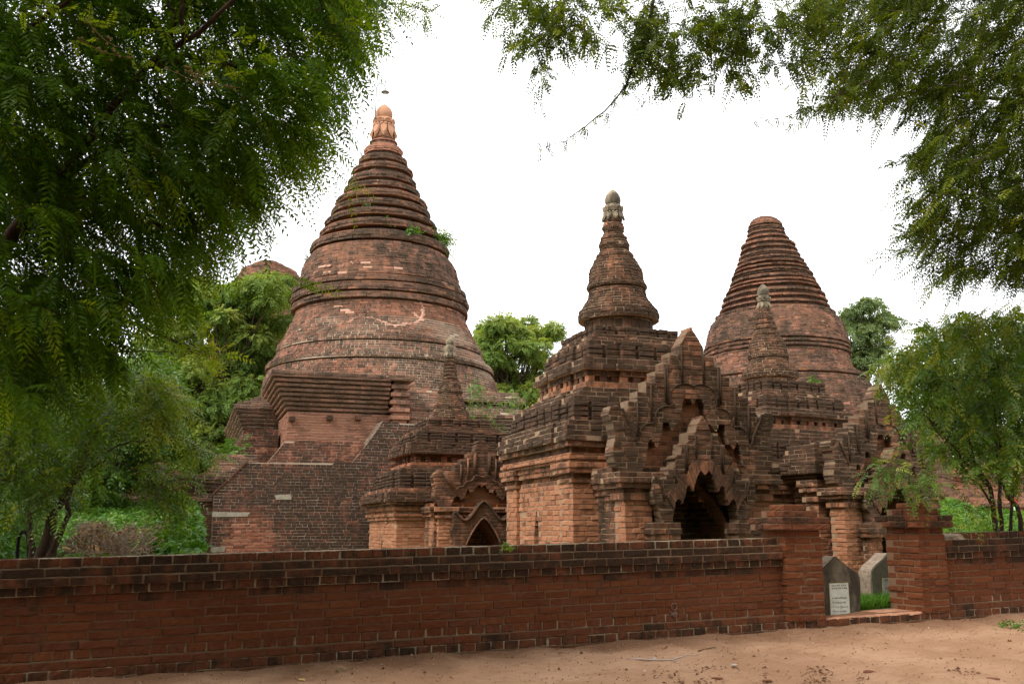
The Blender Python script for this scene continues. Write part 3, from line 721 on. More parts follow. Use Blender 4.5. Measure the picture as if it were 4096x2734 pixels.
# ------------------------------------------------------------------ A: the great stupa
DA = 33.5
fA = Frame(-0.1387 * DA, DA)
A = thing('stupa', 'tallest ringed brick stupa with a terracotta bud on top, big terraces below', 'stupa', (*fA.o, 0.0))
axA = axis_fun([(410, 1537), (560, 1535), (1000, 1521), (1600, 1526)], DA)
zA = lambda y: hz(y, DA)
spireA = [(578, 57, 590, 45), (627, 76, 642, 62), (667, 97, 684, 84), (708, 121, 722, 108), (754, 135, 768, 123), (792, 153, 806, 141), (836, 181, 852, 168), (877, 198, 890, 188), (922, 221, 936, 211), (970, 241, 984, 234)]
def ring_courses(top, rings, D, ch, s_ring=0.50, groove_shade=1.2, cut=0.83):
    """top: (y, halfwidth) where the rings start; rings: (y of the lower edge, halfwidth). Every ring bulges over a groove with its shade painted in"""
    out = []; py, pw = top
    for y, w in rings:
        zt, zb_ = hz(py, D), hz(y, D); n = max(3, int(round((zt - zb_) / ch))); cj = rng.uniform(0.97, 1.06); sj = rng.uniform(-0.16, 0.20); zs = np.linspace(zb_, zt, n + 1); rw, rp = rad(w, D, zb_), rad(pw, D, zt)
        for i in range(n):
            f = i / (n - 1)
            if i == n - 1: out.append((zs[i], zs[i + 1], rp * cut * cj, groove_shade))  # groove course coloured dark to paint the shade under the ring above
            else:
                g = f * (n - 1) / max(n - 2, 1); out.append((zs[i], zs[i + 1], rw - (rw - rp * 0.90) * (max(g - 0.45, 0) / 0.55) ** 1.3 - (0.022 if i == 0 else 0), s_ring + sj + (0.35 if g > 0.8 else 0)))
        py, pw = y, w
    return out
def pale_near(paths, tol):
    P_ = [resample(p, 60) for p in paths]
    def f(q):
        d = np.array(q) - EYE; w = d @ FW; px = CX + F * (d @ RT) / w; py = CY - F * (d @ UP) / w
        return any(np.min(np.hypot(p[:, 0] - px, (p[:, 1] - py) * 1.4)) < tol * rng.uniform(.6, 1.3) for p in P_)
    return f
st = Stack(0.088, 0.30, 0.15, 0.012, 0.010, (0.48, 0.16), 0.012, 0.003, 0.05)
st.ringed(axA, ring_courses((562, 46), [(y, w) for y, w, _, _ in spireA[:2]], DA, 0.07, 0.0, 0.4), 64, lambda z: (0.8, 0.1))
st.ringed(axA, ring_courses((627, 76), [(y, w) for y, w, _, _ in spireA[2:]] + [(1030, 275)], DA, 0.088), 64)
spA = st.build('ringed_spire', 'stupa', 'earth', A, 0.006)
PL = pale_near([[(1412, 1272), (1445, 1269), (1500, 1274), (1535, 1292), (1575, 1300), (1640, 1293), (1662, 1283), (1695, 1272)], [(1685, 1212), (1690, 1240), (1688, 1262), (1665, 1290)], [(1640, 1290), (1660, 1262), (1650, 1255)], [(1392, 1292), (1420, 1290)], [(1655, 1250), (1672, 1268)]], 15)
PL2 = pale_near([[(1292, 1066), (1318, 1064)], [(1306, 1088), (1312, 1090)], [(1370, 1088), (1376, 1092)], [(1403, 1050), (1410, 1052)], [(1465, 1050), (1468, 1068)], [(1590, 1070), (1620, 1078)], [(1520, 1088), (1524, 1090)], [(1340, 1230), (1380, 1228)], [(1370, 1244), (1400, 1244)]], 6)
PAL = lambda q: PL(q) or PL2(q)
st = Stack(0.085, 0.34, 0.15, 0.012, 0.0100, (0.46, 0.17), 0.016, 0.012, 0.10)
def zprof(pts, **k): return px_prof(pts, DA)
st.ringed(axA, [(hz(1040, DA), hz(1030, DA), rad(250, DA, hz(1035, DA)), 1.2)], 72)
st.round(axA, zprof([(1040, 268), (1052, 278), (1070, 292), (1100, 306), (1146, 316), (1174, 325)]), 0.44, 72, pale=PL2)
def band(items): return [(hz(y1, DA), hz(y0, DA), rad(w, DA, hz(y0, DA)), so) for y0, y1, w, so in items]  # recessed courses get a higher dark value, painting the groove shade
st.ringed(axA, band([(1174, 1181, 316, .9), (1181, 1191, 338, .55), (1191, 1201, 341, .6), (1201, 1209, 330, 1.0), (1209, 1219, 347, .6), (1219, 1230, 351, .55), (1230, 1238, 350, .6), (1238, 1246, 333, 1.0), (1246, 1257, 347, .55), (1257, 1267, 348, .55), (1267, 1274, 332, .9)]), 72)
st.round(axA, zprof([(1274, 336), (1295, 339), (1328, 354), (1340, 361)]), 0.26, 72, pale=PL2, tonef=lambda z: (0.55, 0.15))
st.build('bell', 'stupa', 'earth', A, 0.006)
st = Stack(0.085, 0.26, 0.15, 0.014, 0.010, (0.5, 0.18), 0.008, 0.0, 0.04)
st.round(axA, zprof([(1340, 361), (1376, 379), (1404, 392)]), 0.36, 72)
st.ringed(axA, band([(1404, 1412, 401, .4), (1412, 1420, 404, .4), (1420, 1430, 405, .4), (1430, 1438, 388, 1.0)]), 72)
st.build('bell_skirt', 'stupa', 'pale', A, 0.005)
st = Stack(0.085, 0.26, 0.15, 0.014, 0.010, (0.5, 0.17), 0.006, 0.0, 0.03, bond=True)
st.round(axA, zprof([(1438, 404), (1448, 412), (1478, 428)]), 0.33, 72)
st.ringed(axA, band([(1478, 1486, 444, .45), (1486, 1494, 449, .5), (1494, 1502, 450, .6), (1502, 1509, 432, 1.0)]), 72)
st.round(axA, zprof([(1509, 442), (1540, 458), (1580, 466), (1640, 472)]), 0.36, 72)
st.build('round_base', 'stupa', 'pale', A, 0.005)
def on_round(px, py, cfun, prof, d0, d1, lift=0.02):
    zz = [p[0] for p in prof]; rr = [p[1] for p in prof]
    for d in np.linspace(d0, d1, 700):
        q = P(px, py, d); c_ = cfun(q[2])
        if math.hypot(q[0] - c_[0], q[1] - c_[1]) < np.interp(q[2], zz, rr) + lift: return q
    return P(px, py, d1)
prB = zprof([(1274, 336), (1295, 339), (1328, 354), (1404, 392), (1174, 325), (1146, 316)])
for path, wd in (([(1385, 1291), (1410, 1279), (1418, 1270), (1445, 1268), (1500, 1272), (1532, 1288), (1575, 1300), (1640, 1294), (1668, 1284), (1700, 1278)], 7), ([(1684, 1207), (1692, 1235), (1690, 1262), (1672, 1286), (1655, 1294)], 8), ([(1655, 1252), (1668, 1266), (1678, 1268)], 6), ([(1612, 1302), (1640, 1312), (1655, 1318)], 3), ([(1335, 1226), (1372, 1225)], 4), ([(1370, 1243), (1402, 1242)], 5), ([(1290, 1068), (1322, 1064)], 6), ([(1403, 1048), (1412, 1054)], 5)):
    c_ = smooth_curve(path, 40) + np.random.default_rng(len(path) * 7 + wd).normal(0, 1.1, (40, 2)); w_ = wd * np.random.default_rng(wd * 3 + len(path)).uniform(.35, 1.25, 40); w_[0] = w_[-1] = .5; tg = np.gradient(c_, axis=0); nn_ = np.stack([-tg[:, 1], tg[:, 0]], 1) / (np.linalg.norm(tg, axis=1, keepdims=True) + 1e-6)
    V = []
    for i in range(40):
        for sg in (-1, 0, 1): V.append(on_round(*(c_[i] + nn_[i] * w_[i] * sg), axA, prB, DA - 7, DA + 1, 0.035 if sg == 0 else 0.005))
    mb = MB(); mb.add(V, [(i * 3 + j, i * 3 + j + 1, i * 3 + j + 4, i * 3 + j + 3) for i in range(39) for j in range(2)]); mb.build('plaster_patch', [M_PLAST], A)
c = axA(zA(470)); 
finA = finial(A, c[0], c[1], [zA(417), zA(478), zA(500), zA(508), zA(560)], [rad(34, DA, zA(450)), rad(42, DA, zA(470)), rad(37, DA, zA(505)), rad(50, DA, zA(555))], M_TERRA)
# square terraces: (ytop, ybot, offset top, offset bottom, soot) at the front left corner
k_ = DA / 31.0
xL, xR, yF = -4.66 * k_, 3.93 * k_, -4.3 * k_
ya = lambda y, q=4.3: hz(y, fA.fwd(-3.0 * k_, -q * k_))
pln = fA.poly(rect(xL, xR, yF, 4.3 * k_))
st = Stack(0.074, 0.29, 0.15, 0.012, 0.010, (0.5, 0.16), 0.006, 0.0, 0.02)
st.section(pln, 0.0, ya(1717), -0.16, -0.16, 0.42)
for i, y in enumerate((1717, 1702, 1687, 1672, 1657, 1643)): st.section(pln, ya(y), ya(y - 15), -0.12 + 0.05 * i, -0.12 + 0.05 * i, 0.45)
st.section(pln, ya(1628), ya(1596), 0.05, -0.35, 0.5); st.section(pln, ya(1596), ya(1566), -0.45, -0.75, 0.55)
st.section(fA.poly(rect(xL * 0.75, xR, yF, 4.0 * k_)), ya(1566), ya(1548), -0.30, -0.34, 0.50)
st.section(fA.poly(rect(xL * 0.70, xR, yF, 4.0 * k_)), ya(1548), ya(1522), -0.45, -0.50, 0.40)
st.section(fA.poly(rect(xL * 0.66, xR - 0.9, yF + 0.1, 3.6 * k_)), ya(1522), ya(1506), -0.55, -0.60, 0.40)
st.build('terrace', 'stupa', 'pale', A, 0.005)
# projecting block with corbelled cornice
q2 = 6.8
bz = lambda y: hz(y, fA.fwd(-2.3 * k_, -q2 * k_))
blk = lambda u0, u1, q: fA.poly([(u0 * k_, -q * k_), (u1 * k_, -q * k_), (u1 * k_, -4.0 * k_), (u0 * k_, -4.0 * k_)])
st = Stack(0.074, 0.29, 0.15, 0.012, 0.010, (0.66, 0.13), 0.004)
st.section(blk(-3.60, -0.93, q2), 0.3, bz(1652), 0, 0, 0.02)
yy = np.linspace(1652, 1515, 9)
for i in range(8):
    o = 0.05 + 0.062 * i; ym = yy[i] - 4
    st.section(blk(-3.60, -1.10 - (o - 0.10) / k_, q2), bz(yy[i]), bz((yy[i] + yy[i + 1]) / 2 + 1), o - 0.10, o - 0.10, 0.45 + 0.02 * i); st.section(blk(-3.60, -1.10 - o / k_, q2), bz((yy[i] + yy[i + 1]) / 2 + 1), bz(yy[i + 1]), o, o, 0.42)
st.section(blk(-3.60, -1.70, q2), bz(1515), bz(1501), 0.50, 0.50, 0.62)
st.build('corbelled_block', 'stupa', 'temple', A, 0.004)
for (px, py) in ((1167, 1675), (1318, 1672), (1432, 1672)):     # projecting wooden beam ends below the cornice
    q = onplane(px, py, fA.pt(0, -q2 * k_), np.array([0.0, 1.0])); v, f = box_vf(q[0] - 0.08, q[0] + 0.08, q[1] - 0.16, q[1] + 0.02, q[2] - 0.05, q[2] + 0.06); mb = MB(); mb.add(v, f, 0, 0.4, 0.6); mb.build('corbel_stub', [BR['temple']], A)
st = Stack(0.074, 0.26, 0.14, 0.012, 0.010, (0.66, 0.13), 0.005)
yy = np.linspace(1690, 1520, 12)
for i in range(11):
    o = (0.07 if i % 2 else 0.0)
    st.section(blk(-1.02, -0.66, q2 + 0.30), bz(yy[i]), bz(yy[i + 1]), o, o, 0.12 + 0.03 * i)
st.section(blk(-1.02, -0.66, q2 + 0.34), bz(1520), bz(1500), 0.16, 0.16, 0.5); st.section(blk(-1.02, -0.66, q2 + 0.30), 0.3, bz(1690), 0, 0, 0.2)
st.build('ribbed_pilaster', 'stupa', 'temple', A, 0.004)
st = Stack(0.074, 0.28, 0.15, 0.012, 0.010, (0.6, 0.16), 0.008, 0.0, 0.03)
yy = np.linspace(1735, 1545, 11); rs = [0.9, 0.9, 0.5, 0.5, 0.55, 0.55, 0.5, 0.42, 0.36, 0.30]
for i in range(10):
    o = (0.0 if i % 2 else 0.06) + 0.02 * i
    st.section(blk(-0.46, rs[i] + 0.25, 6.5 - 0.05 * (i > 6) * (i - 6)), bz(yy[i]), bz(yy[i + 1]), o * 0.6, o * 0.6, 0.12 + 0.035 * i)
st.section(blk(-0.46, 1.1, 6.5), 0.3, bz(1735), 0, 0, 0.3); st.section(blk(-0.3, 0.45, 5.6), bz(1545), bz(1505), -0.05, -0.1, 0.35)
st.build('broken_cornice', 'stupa', 'pale', A, 0.006)
# stepped buttress walls in front
def A_poly(pts, q):
    return [(lambda r: (r[0], r[2]))(onplane(px, py, fA.pt(0, -q * k_), np.array([0.0, 1.0]))) for px, py in pts]
def A_panel(name, pts, q, thick, soot, tone=(0.42, 0.24), mm='pale', floor=True, sootf=None):
    pl = A_poly(pts, q)
    if floor: pl = [(x, (0.0 if py > 2200 else z)) for (x, z), (px, py) in zip(pl, pts)]
    return panel(name, [pl[::-1]], (0, fA.o[1] - q * k_), (1, 0), (0, -1), thick, 'stupa2', mm, A, 0.072, 0.285, gap=0.008, mort=0.009, bond=True, soot=soot, tone=tone, sootf=sootf, jit=0.003, rough=0.004)
BR['stupa2'] = mat_brick('buttress_brick', (0.170, 0.058, 0.034), (0.250, 0.092, 0.054), (0.340, 0.145, 0.086), mould=(0.034, 0.022, 0.016), pat=(0.090, 0.036, 0.022))
xb = A_poly([(850, 2200)], 8.5)[0][0]
def butt_soot(x, z):
    return 0.80 - 0.95 * math.exp(-((x - xb - 0.8) / 0.7) ** 2) * math.exp(-((z - 1.0) / 0.9) ** 2) - 0.16 * math.exp(-((z - 3.3) / 0.6) ** 2)
A_panel('buttress_wall', [(838, 2260), (845, 2205), (856, 1978), (991, 1849), (1497, 1853), (1760, 1855), (1760, 2260)], 8.5, 1.35, 0.6, sootf=butt_soot)
A_panel('stepped_wall', [(1045, 2260), (1045, 1870), (1071, 1849), (1112, 1800), (1141, 1764), (1440, 1766), (1500, 1790), (1500, 2260)], 7.75, 0.9, 0.44, (0.5, 0.18))
A_panel('sloping_wing_wall', [(1400, 2260), (1400, 1862), (1416, 1840), (1491, 1746), (1531, 1683), (1606, 1692), (1720, 1700), (1720, 2260)], 7.9, 1.0, 0.74)
A_panel('corner_buttress', [(905, 2260), (905, 1850), (934, 1803), (958, 1765), (985, 1718), (1112, 1718), (1112, 2260)], 5.2, 0.8, 0.60)
mb = MB()       # smooth sloped coping along the cut corner of the front buttress and cement repairs
cp = A_poly([(856, 1978), (991, 1849)], 8.5); yq = fA.o[1] - 8.5 * k_
for (x0, z0), (x1, z1) in [(cp[0], cp[1])]:
    V = [(x0 - .02, yq - .02, z0 + .01), (x1 + .02, yq - .02, z1 + .03), (x1 + .02, yq + 1.36, z1 + .03), (x0 - .02, yq + 1.36, z0 + .01)]
    V += [(a, b, c_ + .05) for a, b, c_ in V]; mb.add(V, [(0, 3, 2, 1), (4, 5, 6, 7), (0, 1, 5, 4), (1, 2, 6, 5), (2, 3, 7, 6), (3, 0, 4, 7)], 0, 0.5, 0.45)
mb.build('sloped_coping', [BR['stupa2']], A)
for pts in ([(850, 2046), (1002, 2048), (990, 2064), (848, 2066)], [(1100, 1978), (1165, 1976), (1166, 1997), (1104, 1997)], [(845, 2186), (903, 2184), (898, 2206), (844, 2208)]):
    mb = MB(); extrude_poly(mb, A_poly(pts, 8.5)[::-1], (0, yq), (1, 0), (0, -1), 0.012, -0.05, 0); mb.build('cement_patch', [M_CEM], A)
# low corner pier at the far left
lp = lambda: None
pz = lambda y: hz(y, fA.fwd(-5.2 * k_, -7.0 * k_))
px0 = onplane(800, 2100, fA.pt(0, -7.0 * k_), np.array([0.0, 1.0]))[0]
ppl = [(px0, fA.o[1] - 7.0 * k_), (px0 + 1.6, fA.o[1] - 7.0 * k_), (px0 + 1.6, fA.o[1] - 4.2 * k_), (px0, fA.o[1] - 4.2 * k_)]
st = Stack(0.074, 0.28, 0.14, 0.012, 0.010, (0.6, 0.14), 0.006, 0.0, 0.02)
st.section(ppl, 0.0, pz(2020), 0.0, 0.0, 0.05); st.section(ppl, pz(2020), pz(2004), 0.05, 0.08, 0.3); st.section(ppl, pz(2004), pz(1992), 0.13, 0.13, 0.3)
st.section(ppl, pz(1992), pz(1962), 0.10, -0.10, 0.4)
for i in range(4): st.section(ppl, pz(1962 - 15 * i), pz(1962 - 15 * (i + 1)), 0.0 + 0.045 * i, 0.0 + 0.045 * i, 0.5)
st.section(ppl, pz(1902), pz(1870), 0.06, -0.10, 0.5); st.section(ppl, pz(1870), pz(1812), -0.22, -0.26, 0.4)
st.build('corner_pier', 'stupa', 'pale', A, 0.006)

# lamp on the very top
zb_ = zA(470); cL = axA(zA(470)); rt2 = RT[:2]
lamp = thing('street_lamp', 'thin curved lamp with a round metal shade on top of the tallest stupa', 'lamp', (cL[0], cL[1], zA(470)))
lpxy = lambda px, py: np.append(cam_xy((px - CX) * zc(DA - .35, hz(py, DA - .35)) / F, DA - .35), hz(py, DA - .35))
mb = MB(); tube(mb, [lpxy(1501, 475), lpxy(1503, 420), lpxy(1505, 365), lpxy(1507, 349), lpxy(1513, 338), lpxy(1522, 333), lpxy(1532, 335), lpxy(1539, 343), lpxy(1541, 356)], 0.022, 6); mb.build('pole', [M_METAL], lamp)
c = lpxy(1541, 366); mb = MB(); lathe(mb, c[0], c[1], [(0.155, c[2] - .045), (0.158, c[2] - .035), (0.09, c[2] + .02), (0.035, c[2] + .04), (0.03, c[2] + .085), (0.012, c[2] + .09)], 22); shade = mb.build('shade', [M_METAL], lamp)
mb = MB(); lathe(mb, c[0], c[1], [(0.004, c[2] - .11), (0.03, c[2] - .10), (0.038, c[2] - .075), (0.026, c[2] - .04)], 12); mb.build('bulb', [M_BULB], lamp)

# ------------------------------------------------------------------ temples C and D: one builder
OUT_HALF = [(0, 95), (38, 150), (72, 212), (80, 224), (82, 285), (148, 272), (150, 345), (192, 336), (192, 412), (250, 400), (250, 478), (310, 466), (310, 548), (368, 536), (368, 606), (428, 598), (432, 660), (455, 668), (500, 632), (540, 640), (556, 690), (530, 750), (512, 830), (528, 890), (536, 950), (515, 1020), (478, 1062)]
OUT_HOLE = [(0, 606), (14, 575), (38, 558), (60, 566), (74, 600), (80, 650), (96, 710), (118, 748), (148, 780), (158, 760), (168, 728), (190, 716), (208, 735), (214, 800), (228, 850), (258, 896), (268, 866), (286, 842), (304, 852), (312, 930), (326, 1000), (352, 1062)]
IN_HALF = [(0, 678), (36, 735), (52, 792), (98, 792), (104, 868), (140, 868), (150, 945), (182, 945), (190, 1022), (228, 1020), (240, 1082), (268, 1092), (318, 1078), (336, 1110), (330, 1160), (338, 1190), (326, 1262), (300, 1300), (282, 1372), (278, 1385), (330, 1385)]
IN_HOLE = [(0, 1072), (12, 1052), (28, 1040), (44, 1046), (52, 1080), (68, 1130), (84, 1180), (94, 1158), (106, 1138), (122, 1150), (132, 1205), (152, 1262), (164, 1240), (178, 1228), (196, 1248), (206, 1300), (214, 1360)]
IN_BAND = [(0, 988), (20, 974), (50, 974), (82, 992), (102, 1024), (108, 1064), (140, 1072), (166, 1100), (180, 1158), (208, 1160), (232, 1180), (246, 1218)]
def mirror(h, closed_bottom=True):
    r = [(u, z) for u, z in h]; l = [(-u, z) for u, z in h[1:]][::-1]; return l + r
def temple(name, label, fr, D, h, axpts, spire_pts, ys, fin, vo, vi, zo, zi, ku, gnd=0.1, win=None, hw=1.30, soot0=0.0):
    """ys: pixel heights of the tiers at the front left corner; zo, zi: height of the outer and inner gable drawings"""
    T = thing(name, label, 'temple', (*fr.o, gnd), rotz=0)
    zk = lambda y, o: fr.z(y, -(h + o), -(h + o))
    R = lambda o=0, red=0.0, notch=(): fr.poly(rect(-h, h, -h, h, red, notch))
    door_top = 2.25
    notches = [(0, h - 0.55, h + 0.55, h)]
    def body_plan(z):
        nt_ = []
        if z < door_top:
            w = 0.60 if z < 1.5 else max(0.60 * (door_top - z) / (door_top - 1.5), 0.03); nt_.append((0, h - w, h + w, 1.6))
        if win and win[1] < z < win[2]:
            w = win[3] * (1.0 if z < win[2] - 0.32 else max((win[2] - z) / 0.32, 0.15)); nt_.append((3, win[0] - w, win[0] + w, 0.28))
        return fr.poly(rect(-h, h, -h, h, -0.06, nt_))
    y = ys
    st = Stack(0.088, 0.27, 0.13, 0.013, 0.010, (0.60, 0.14), 0.006, 0, 0.03)
    st.section(body_plan, gnd, zk(y['cap0'], 0), 0, 0, 0.02 + soot0); st.build('walls', 'temple', 'temple', T, 0.005)
    st = Stack(0.085, 0.27, 0.13, 0.012, 0.010, (0.55, 0.14), 0.006, 0, 0.02)
    zc0, zc1 = zk(y['cap0'], 0), zk(y['cap1'], 0); dz = (zc1 - zc0)
    pc = R(0, -0.10)
    st.section(pc, zc0, zc0 + dz * .22, 0.03, 0.03, 0.25); st.section(pc, zc0 + dz * .22, zc0 + dz * .72, -0.01, 0.09, 0.25); st.section(pc, zc0 + dz * .72, zc1, 0.11, 0.11, 0.30)
    zt = zk(y['tor'], 0.1); st.section(R(), zc1, zc1 + (zt - zc1) * .3, 0.06, 0.06, 0.12); st.section(R(), zc1 + (zt - zc1) * .3, zc1 + (zt - zc1) * .7, 0.10, 0.10, 0.05); st.section(R(), zc1 + (zt - zc1) * .7, zt, 0.06, 0.06, 0.1)
    z1 = zk(y['slab0'], .17); st.section(R(), zt, z1, 0.03, 0.13, 0.55); st.build('cornice', 'temple', 'temple', T, 0.005)
    st = Stack(0.088, 0.27, 0.13, 0.013, 0.010, (0.42, 0.14), 0.010, 0, 0.06)
    z2 = zk(y['slab1'], .17); zz = z1 + (z2 - z1) * 0.75
    P1 = R(0, 0.05)
    st.section(P1, z1, zz, 0.16, 0.14, 0.84); st.section(P1, zz, z2, 0.08, -0.02, 0.80)
    z3 = zk(y['merA'], -.07); st.merlons(P1, z2, z3, -0.07, 0.82, 0.30)
    z4 = zk(y['slope1'], -.4); st.section(P1, z3, z4, -0.10, -0.40, 0.74)
    st.build('lower_roof', 'temple', 'temple', T, 0.007)
    st = Stack(0.086, 0.25, 0.13, 0.013, 0.010, (0.45, 0.14), 0.010, 0, 0.05)
    z5 = zk(y['neck'], -.5); P2 = R(0, 0.06)
    st.section(P2, z4, z4 + (z5 - z4) * .35, -0.50, -0.50, 0.25); st.merlons(P2, z4 + (z5 - z4) * .35, z4 + (z5 - z4) * .7, -0.54, 0.25, 0.16, 0.10); st.section(P2, z4 + (z5 - z4) * .7, z5, -0.52, -0.48, 0.55)
    z6 = zk(y['slab2'], -.43); st.section(P2, z5, z6, -0.43, -0.46, 0.80)
    z7 = zk(y['merB'], -.6); st.merlons(P2, z6, z7, -0.60, 0.78, 0.26)
    z8 = zk(y['slope2'], -.8); st.section(P2, z7, z8, -0.64, -0.82, 0.72)
    P3 = R(0, 0.03); z9 = zk(y['merC'], -.9); st.merlons(P3, z8, z9, -0.88, 0.85, 0.20)
    st.build('upper_roof', 'temple', 'temple', T, 0.007)
    ax = axis_fun(axpts, D)
    st = Stack(0.064, 0.16, 0.10, 0.013, 0.010, (0.45, 0.14), 0.003, 0, 0.02)
    for kind, it in spire_pts:
        if kind == 'b': st.ringed(ax, [(hz(y1, D), hz(y0, D), rad(w, D, hz(y0, D)), so_) for y0, y1, w, so_ in it], 40)
        else: st.round(ax, px_prof(it, D), 0.60, 40)
    st.ringed(ax, [(z9 - 0.02, max(hz(spire_pts[-1][1][-1][1 if spire_pts[-1][0] == 'b' else 0], D), z9 + 0.02), rad(spire_pts[-1][1][-1][2 if spire_pts[-1][0] == 'b' else 1] * 0.98, D, z9), 0.7)], 40); st.build('bell_spire', 'temple', 'temple', T, 0.006)
    ya_, yb_, yu_, yr_, yl_ = fin['y']; z_ = [hz(v, D) for v in fin['y']]; c = ax(z_[1])
    finial(T, c[0], c[1], z_, [rad(w, D, z_[1]) for w in fin['w']], fin.get('mat', M_STONE))
    # vestibule block joining portal and body
    vz = lambda yy_: hz(yy_, fr.fwd(0, vo + .4))
    st = Stack(0.088, 0.26, 0.13, 0.013, 0.010, (0.5, 0.16), 0.006, 0, 0.03)
    def vplan(z):
        w = 0.60 if z < 1.5 else max(0.60 * (door_top - z) / (door_top - 1.5), 0.0)
        a = rect(-hw, hw, vo + .32, -h + 0.1, 0, [(0, hw - w, hw + w, -h - vo - 0.45)] if z < door_top and w > .02 else ())
        return fr.poly(a)
    zv = zo(1062); st.section(vplan, gnd, zv - 0.45, 0, 0, 0.66); st.section(vplan, zv - .45, zv - .15, 0.02, 0.10, 0.5); st.section(vplan, zv - .15, zv + .10, 0.14, 0.14, 0.6)
    pv = fr.poly(rect(-hw * .9, hw * .9, vo + .32, -h + 0.1)); st.section(pv, zv + .10, zv + .75, -0.02, -0.12, 0.55); st.section(pv, zv + .75, zv + 1.25, -0.35, -0.75, 0.6)
    st.build('vestibule', 'temple', 'temple', T, 0.006)
    po = fr.pt(0, vo); pi_ = fr.pt(0, vi); n = -fr.y
    # piers under the outer gable, with moulded caps
    zb = zo(1062); zcap = zo(1240)
    for sgn in (-1, 1):
        a, b = sorted((sgn * 0.86, sgn * 1.34)); pl = fr.poly([(a, vo - .06), (b, vo - .06), (b, vo + .34), (a, vo + .34)])
        st = Stack(0.088, 0.26, 0.13, 0.013, 0.010, (0.66, 0.13), 0.006)
        st.section(pl, gnd, zcap, 0, 0, 0.06); st.section(pl, zcap, zcap + (zb - zcap) * .25, 0.05, 0.03, 0.3); st.section(pl, zcap + (zb - zcap) * .25, zcap + (zb - zcap) * .62, 0.02, 0.12, 0.45); st.section(pl, zcap + (zb - zcap) * .62, zb, 0.17, 0.15, 0.6)
        st.build('pier', 'temple', 'temple', T, 0.005)
    so = lambda u, z: 0.46 + 0.26 * min(abs(u) / 1.5, 1) + 0.10 * math.sin(z * 5 + u * 3)
    sc = [(u * ku, zo(z)) for u, z in mirror(OUT_HALF)]; hole = [(u * ku, zo(z)) for u, z in mirror(OUT_HOLE)]
    # the trefoil opening is cut from below, so gable outline and opening make one ring
    outl = [(u * ku, zo(z)) for u, z in OUT_HALF] + [(u * ku, zo(z)) for u, z in OUT_HOLE[::-1]]
    outl += [(-u * ku, zo(z)) for u, z in OUT_HOLE[1:]] + [(-u * ku, zo(z)) for u, z in OUT_HALF[::-1]][:-1]
    outer = panel('outer_gable', [outl], po, fr.x, n, 0.30, 'temple', 'temple', T, 0.082, 0.25, sootf=so, tone=(0.42, 0.2), jit=0.005, rough=0.009, chip=0.05)
    mb = MB(); back = [(u * ku * 1.05, zo(z)) for u, z in mirror([(0, 520), (110, 560), (360, 860), (400, 1075)])]
    panel('gable_back_wall', [back[::-1]], fr.pt(0, vo + .20), fr.x, n, 0.2, 'temple', 'temple', T, 0.082, 0.25, soot=0.20, tone=(0.6, 0.18))
    # raised ribs, horns and curled mouldings
    def rib(u0, za, zb_, w=0.026, pr=0.035, vv=vo):
        w *= 0.7; pr *= 0.28
        for s_ in (-1, 1):
            q0 = fr.pt(s_ * u0 * ku, vv - pr); mb = MB(); tube(mb, [(q0[0], q0[1], za), (q0[0], q0[1], zb_)], w, 6, 0, 0.4, 0.95); mb.build('rib', [BR['temple']], T)
    for (u0, a, b) in ((72, 235, 470), (172, 350, 610), (186, 370, 600), (282, 490, 730), (372, 600, 830)): rib(u0, zo(a), zo(b))
    def curl(pts, w=0.022, pr=0.03, vv=vo):
        cu = smooth_curve(pts, 26); w *= 0.62; pr *= 0.2
        for s_ in (-1, 1):
            mb = MB(); tube(mb, [np.append(fr.pt(s_ * u * ku, vv - pr), zf(z)) for u, z in cu], w, 6, 0, 0.4, 1.0); mb.build('moulding', [BR['temple']], T)
    zf = zo
    curl([(0, 488), (26, 474), (70, 472), (115, 490), (148, 530), (158, 610)]); curl([(160, 625), (200, 628), (240, 655), (258, 705), (262, 740)]); curl([(270, 745), (310, 745), (350, 775), (368, 830)]); curl([(468, 650), (440, 720), (410, 780), (384, 860)], 0.035)
    zf = zi
    curl([(305, 1100), (285, 1150), (258, 1225)], 0.028, 0.03, vi)
    for (u0, a, b) in ((52, 800, 960), (112, 880, 1040), (124, 880, 1060), (190, 1000, 1120), (268, 1100, 1240)): rib(u0, zi(a), zi(b), 0.018, 0.028, vi)
    # inner gable and its scalloped arch
    inl = [(u * ku, zi(z)) for u, z in IN_HALF] + [(332 * ku, zi(1500)), (300 * ku, zi(1500)), (300 * ku, gnd), (216 * ku, gnd)] + [(u * ku, zi(z)) for u, z in IN_HOLE[::-1]]
    inl += [(-u * ku, zi(z)) for u, z in IN_HOLE[1:]] + [(-216 * ku, gnd), (-300 * ku, gnd), (-300 * ku, zi(1500)), (-332 * ku, zi(1500))] + [(-u * ku, zi(z)) for u, z in IN_HALF[::-1]][:-1]
    panel('inner_gable', [inl], pi_, fr.x, n, 0.30, 'temple', 'temple', T, 0.080, 0.24, sootf=lambda u, z: 0.50 + 0.24 * abs(u), tone=(0.48, 0.2), jit=0.005, rough=0.007, chip=0.04)
    prs = [((0, 1072), (0, 988)), ((28, 1040), (30, 972)), ((52, 1080), (82, 992)), ((68, 1130), (104, 1030)), ((84, 1180), (110, 1066)), ((94, 1158), (125, 1068)), ((106, 1138), (145, 1074)), ((122, 1150), (166, 1098)), ((132, 1205), (178, 1140)), ((152, 1262), (184, 1160)), ((164, 1240), (205, 1160)), ((178, 1228), (222, 1170)), ((196, 1248), (236, 1190)), ((206, 1300), (246, 1225))]
    aa = resample([p[0] for p in prs], 40); tt = np.linspace(0, len(prs) - 1, 40); A_ = np.array([p[0] for p in prs], float); B_ = np.array([p[1] for p in prs], float); ii = np.arange(len(prs))
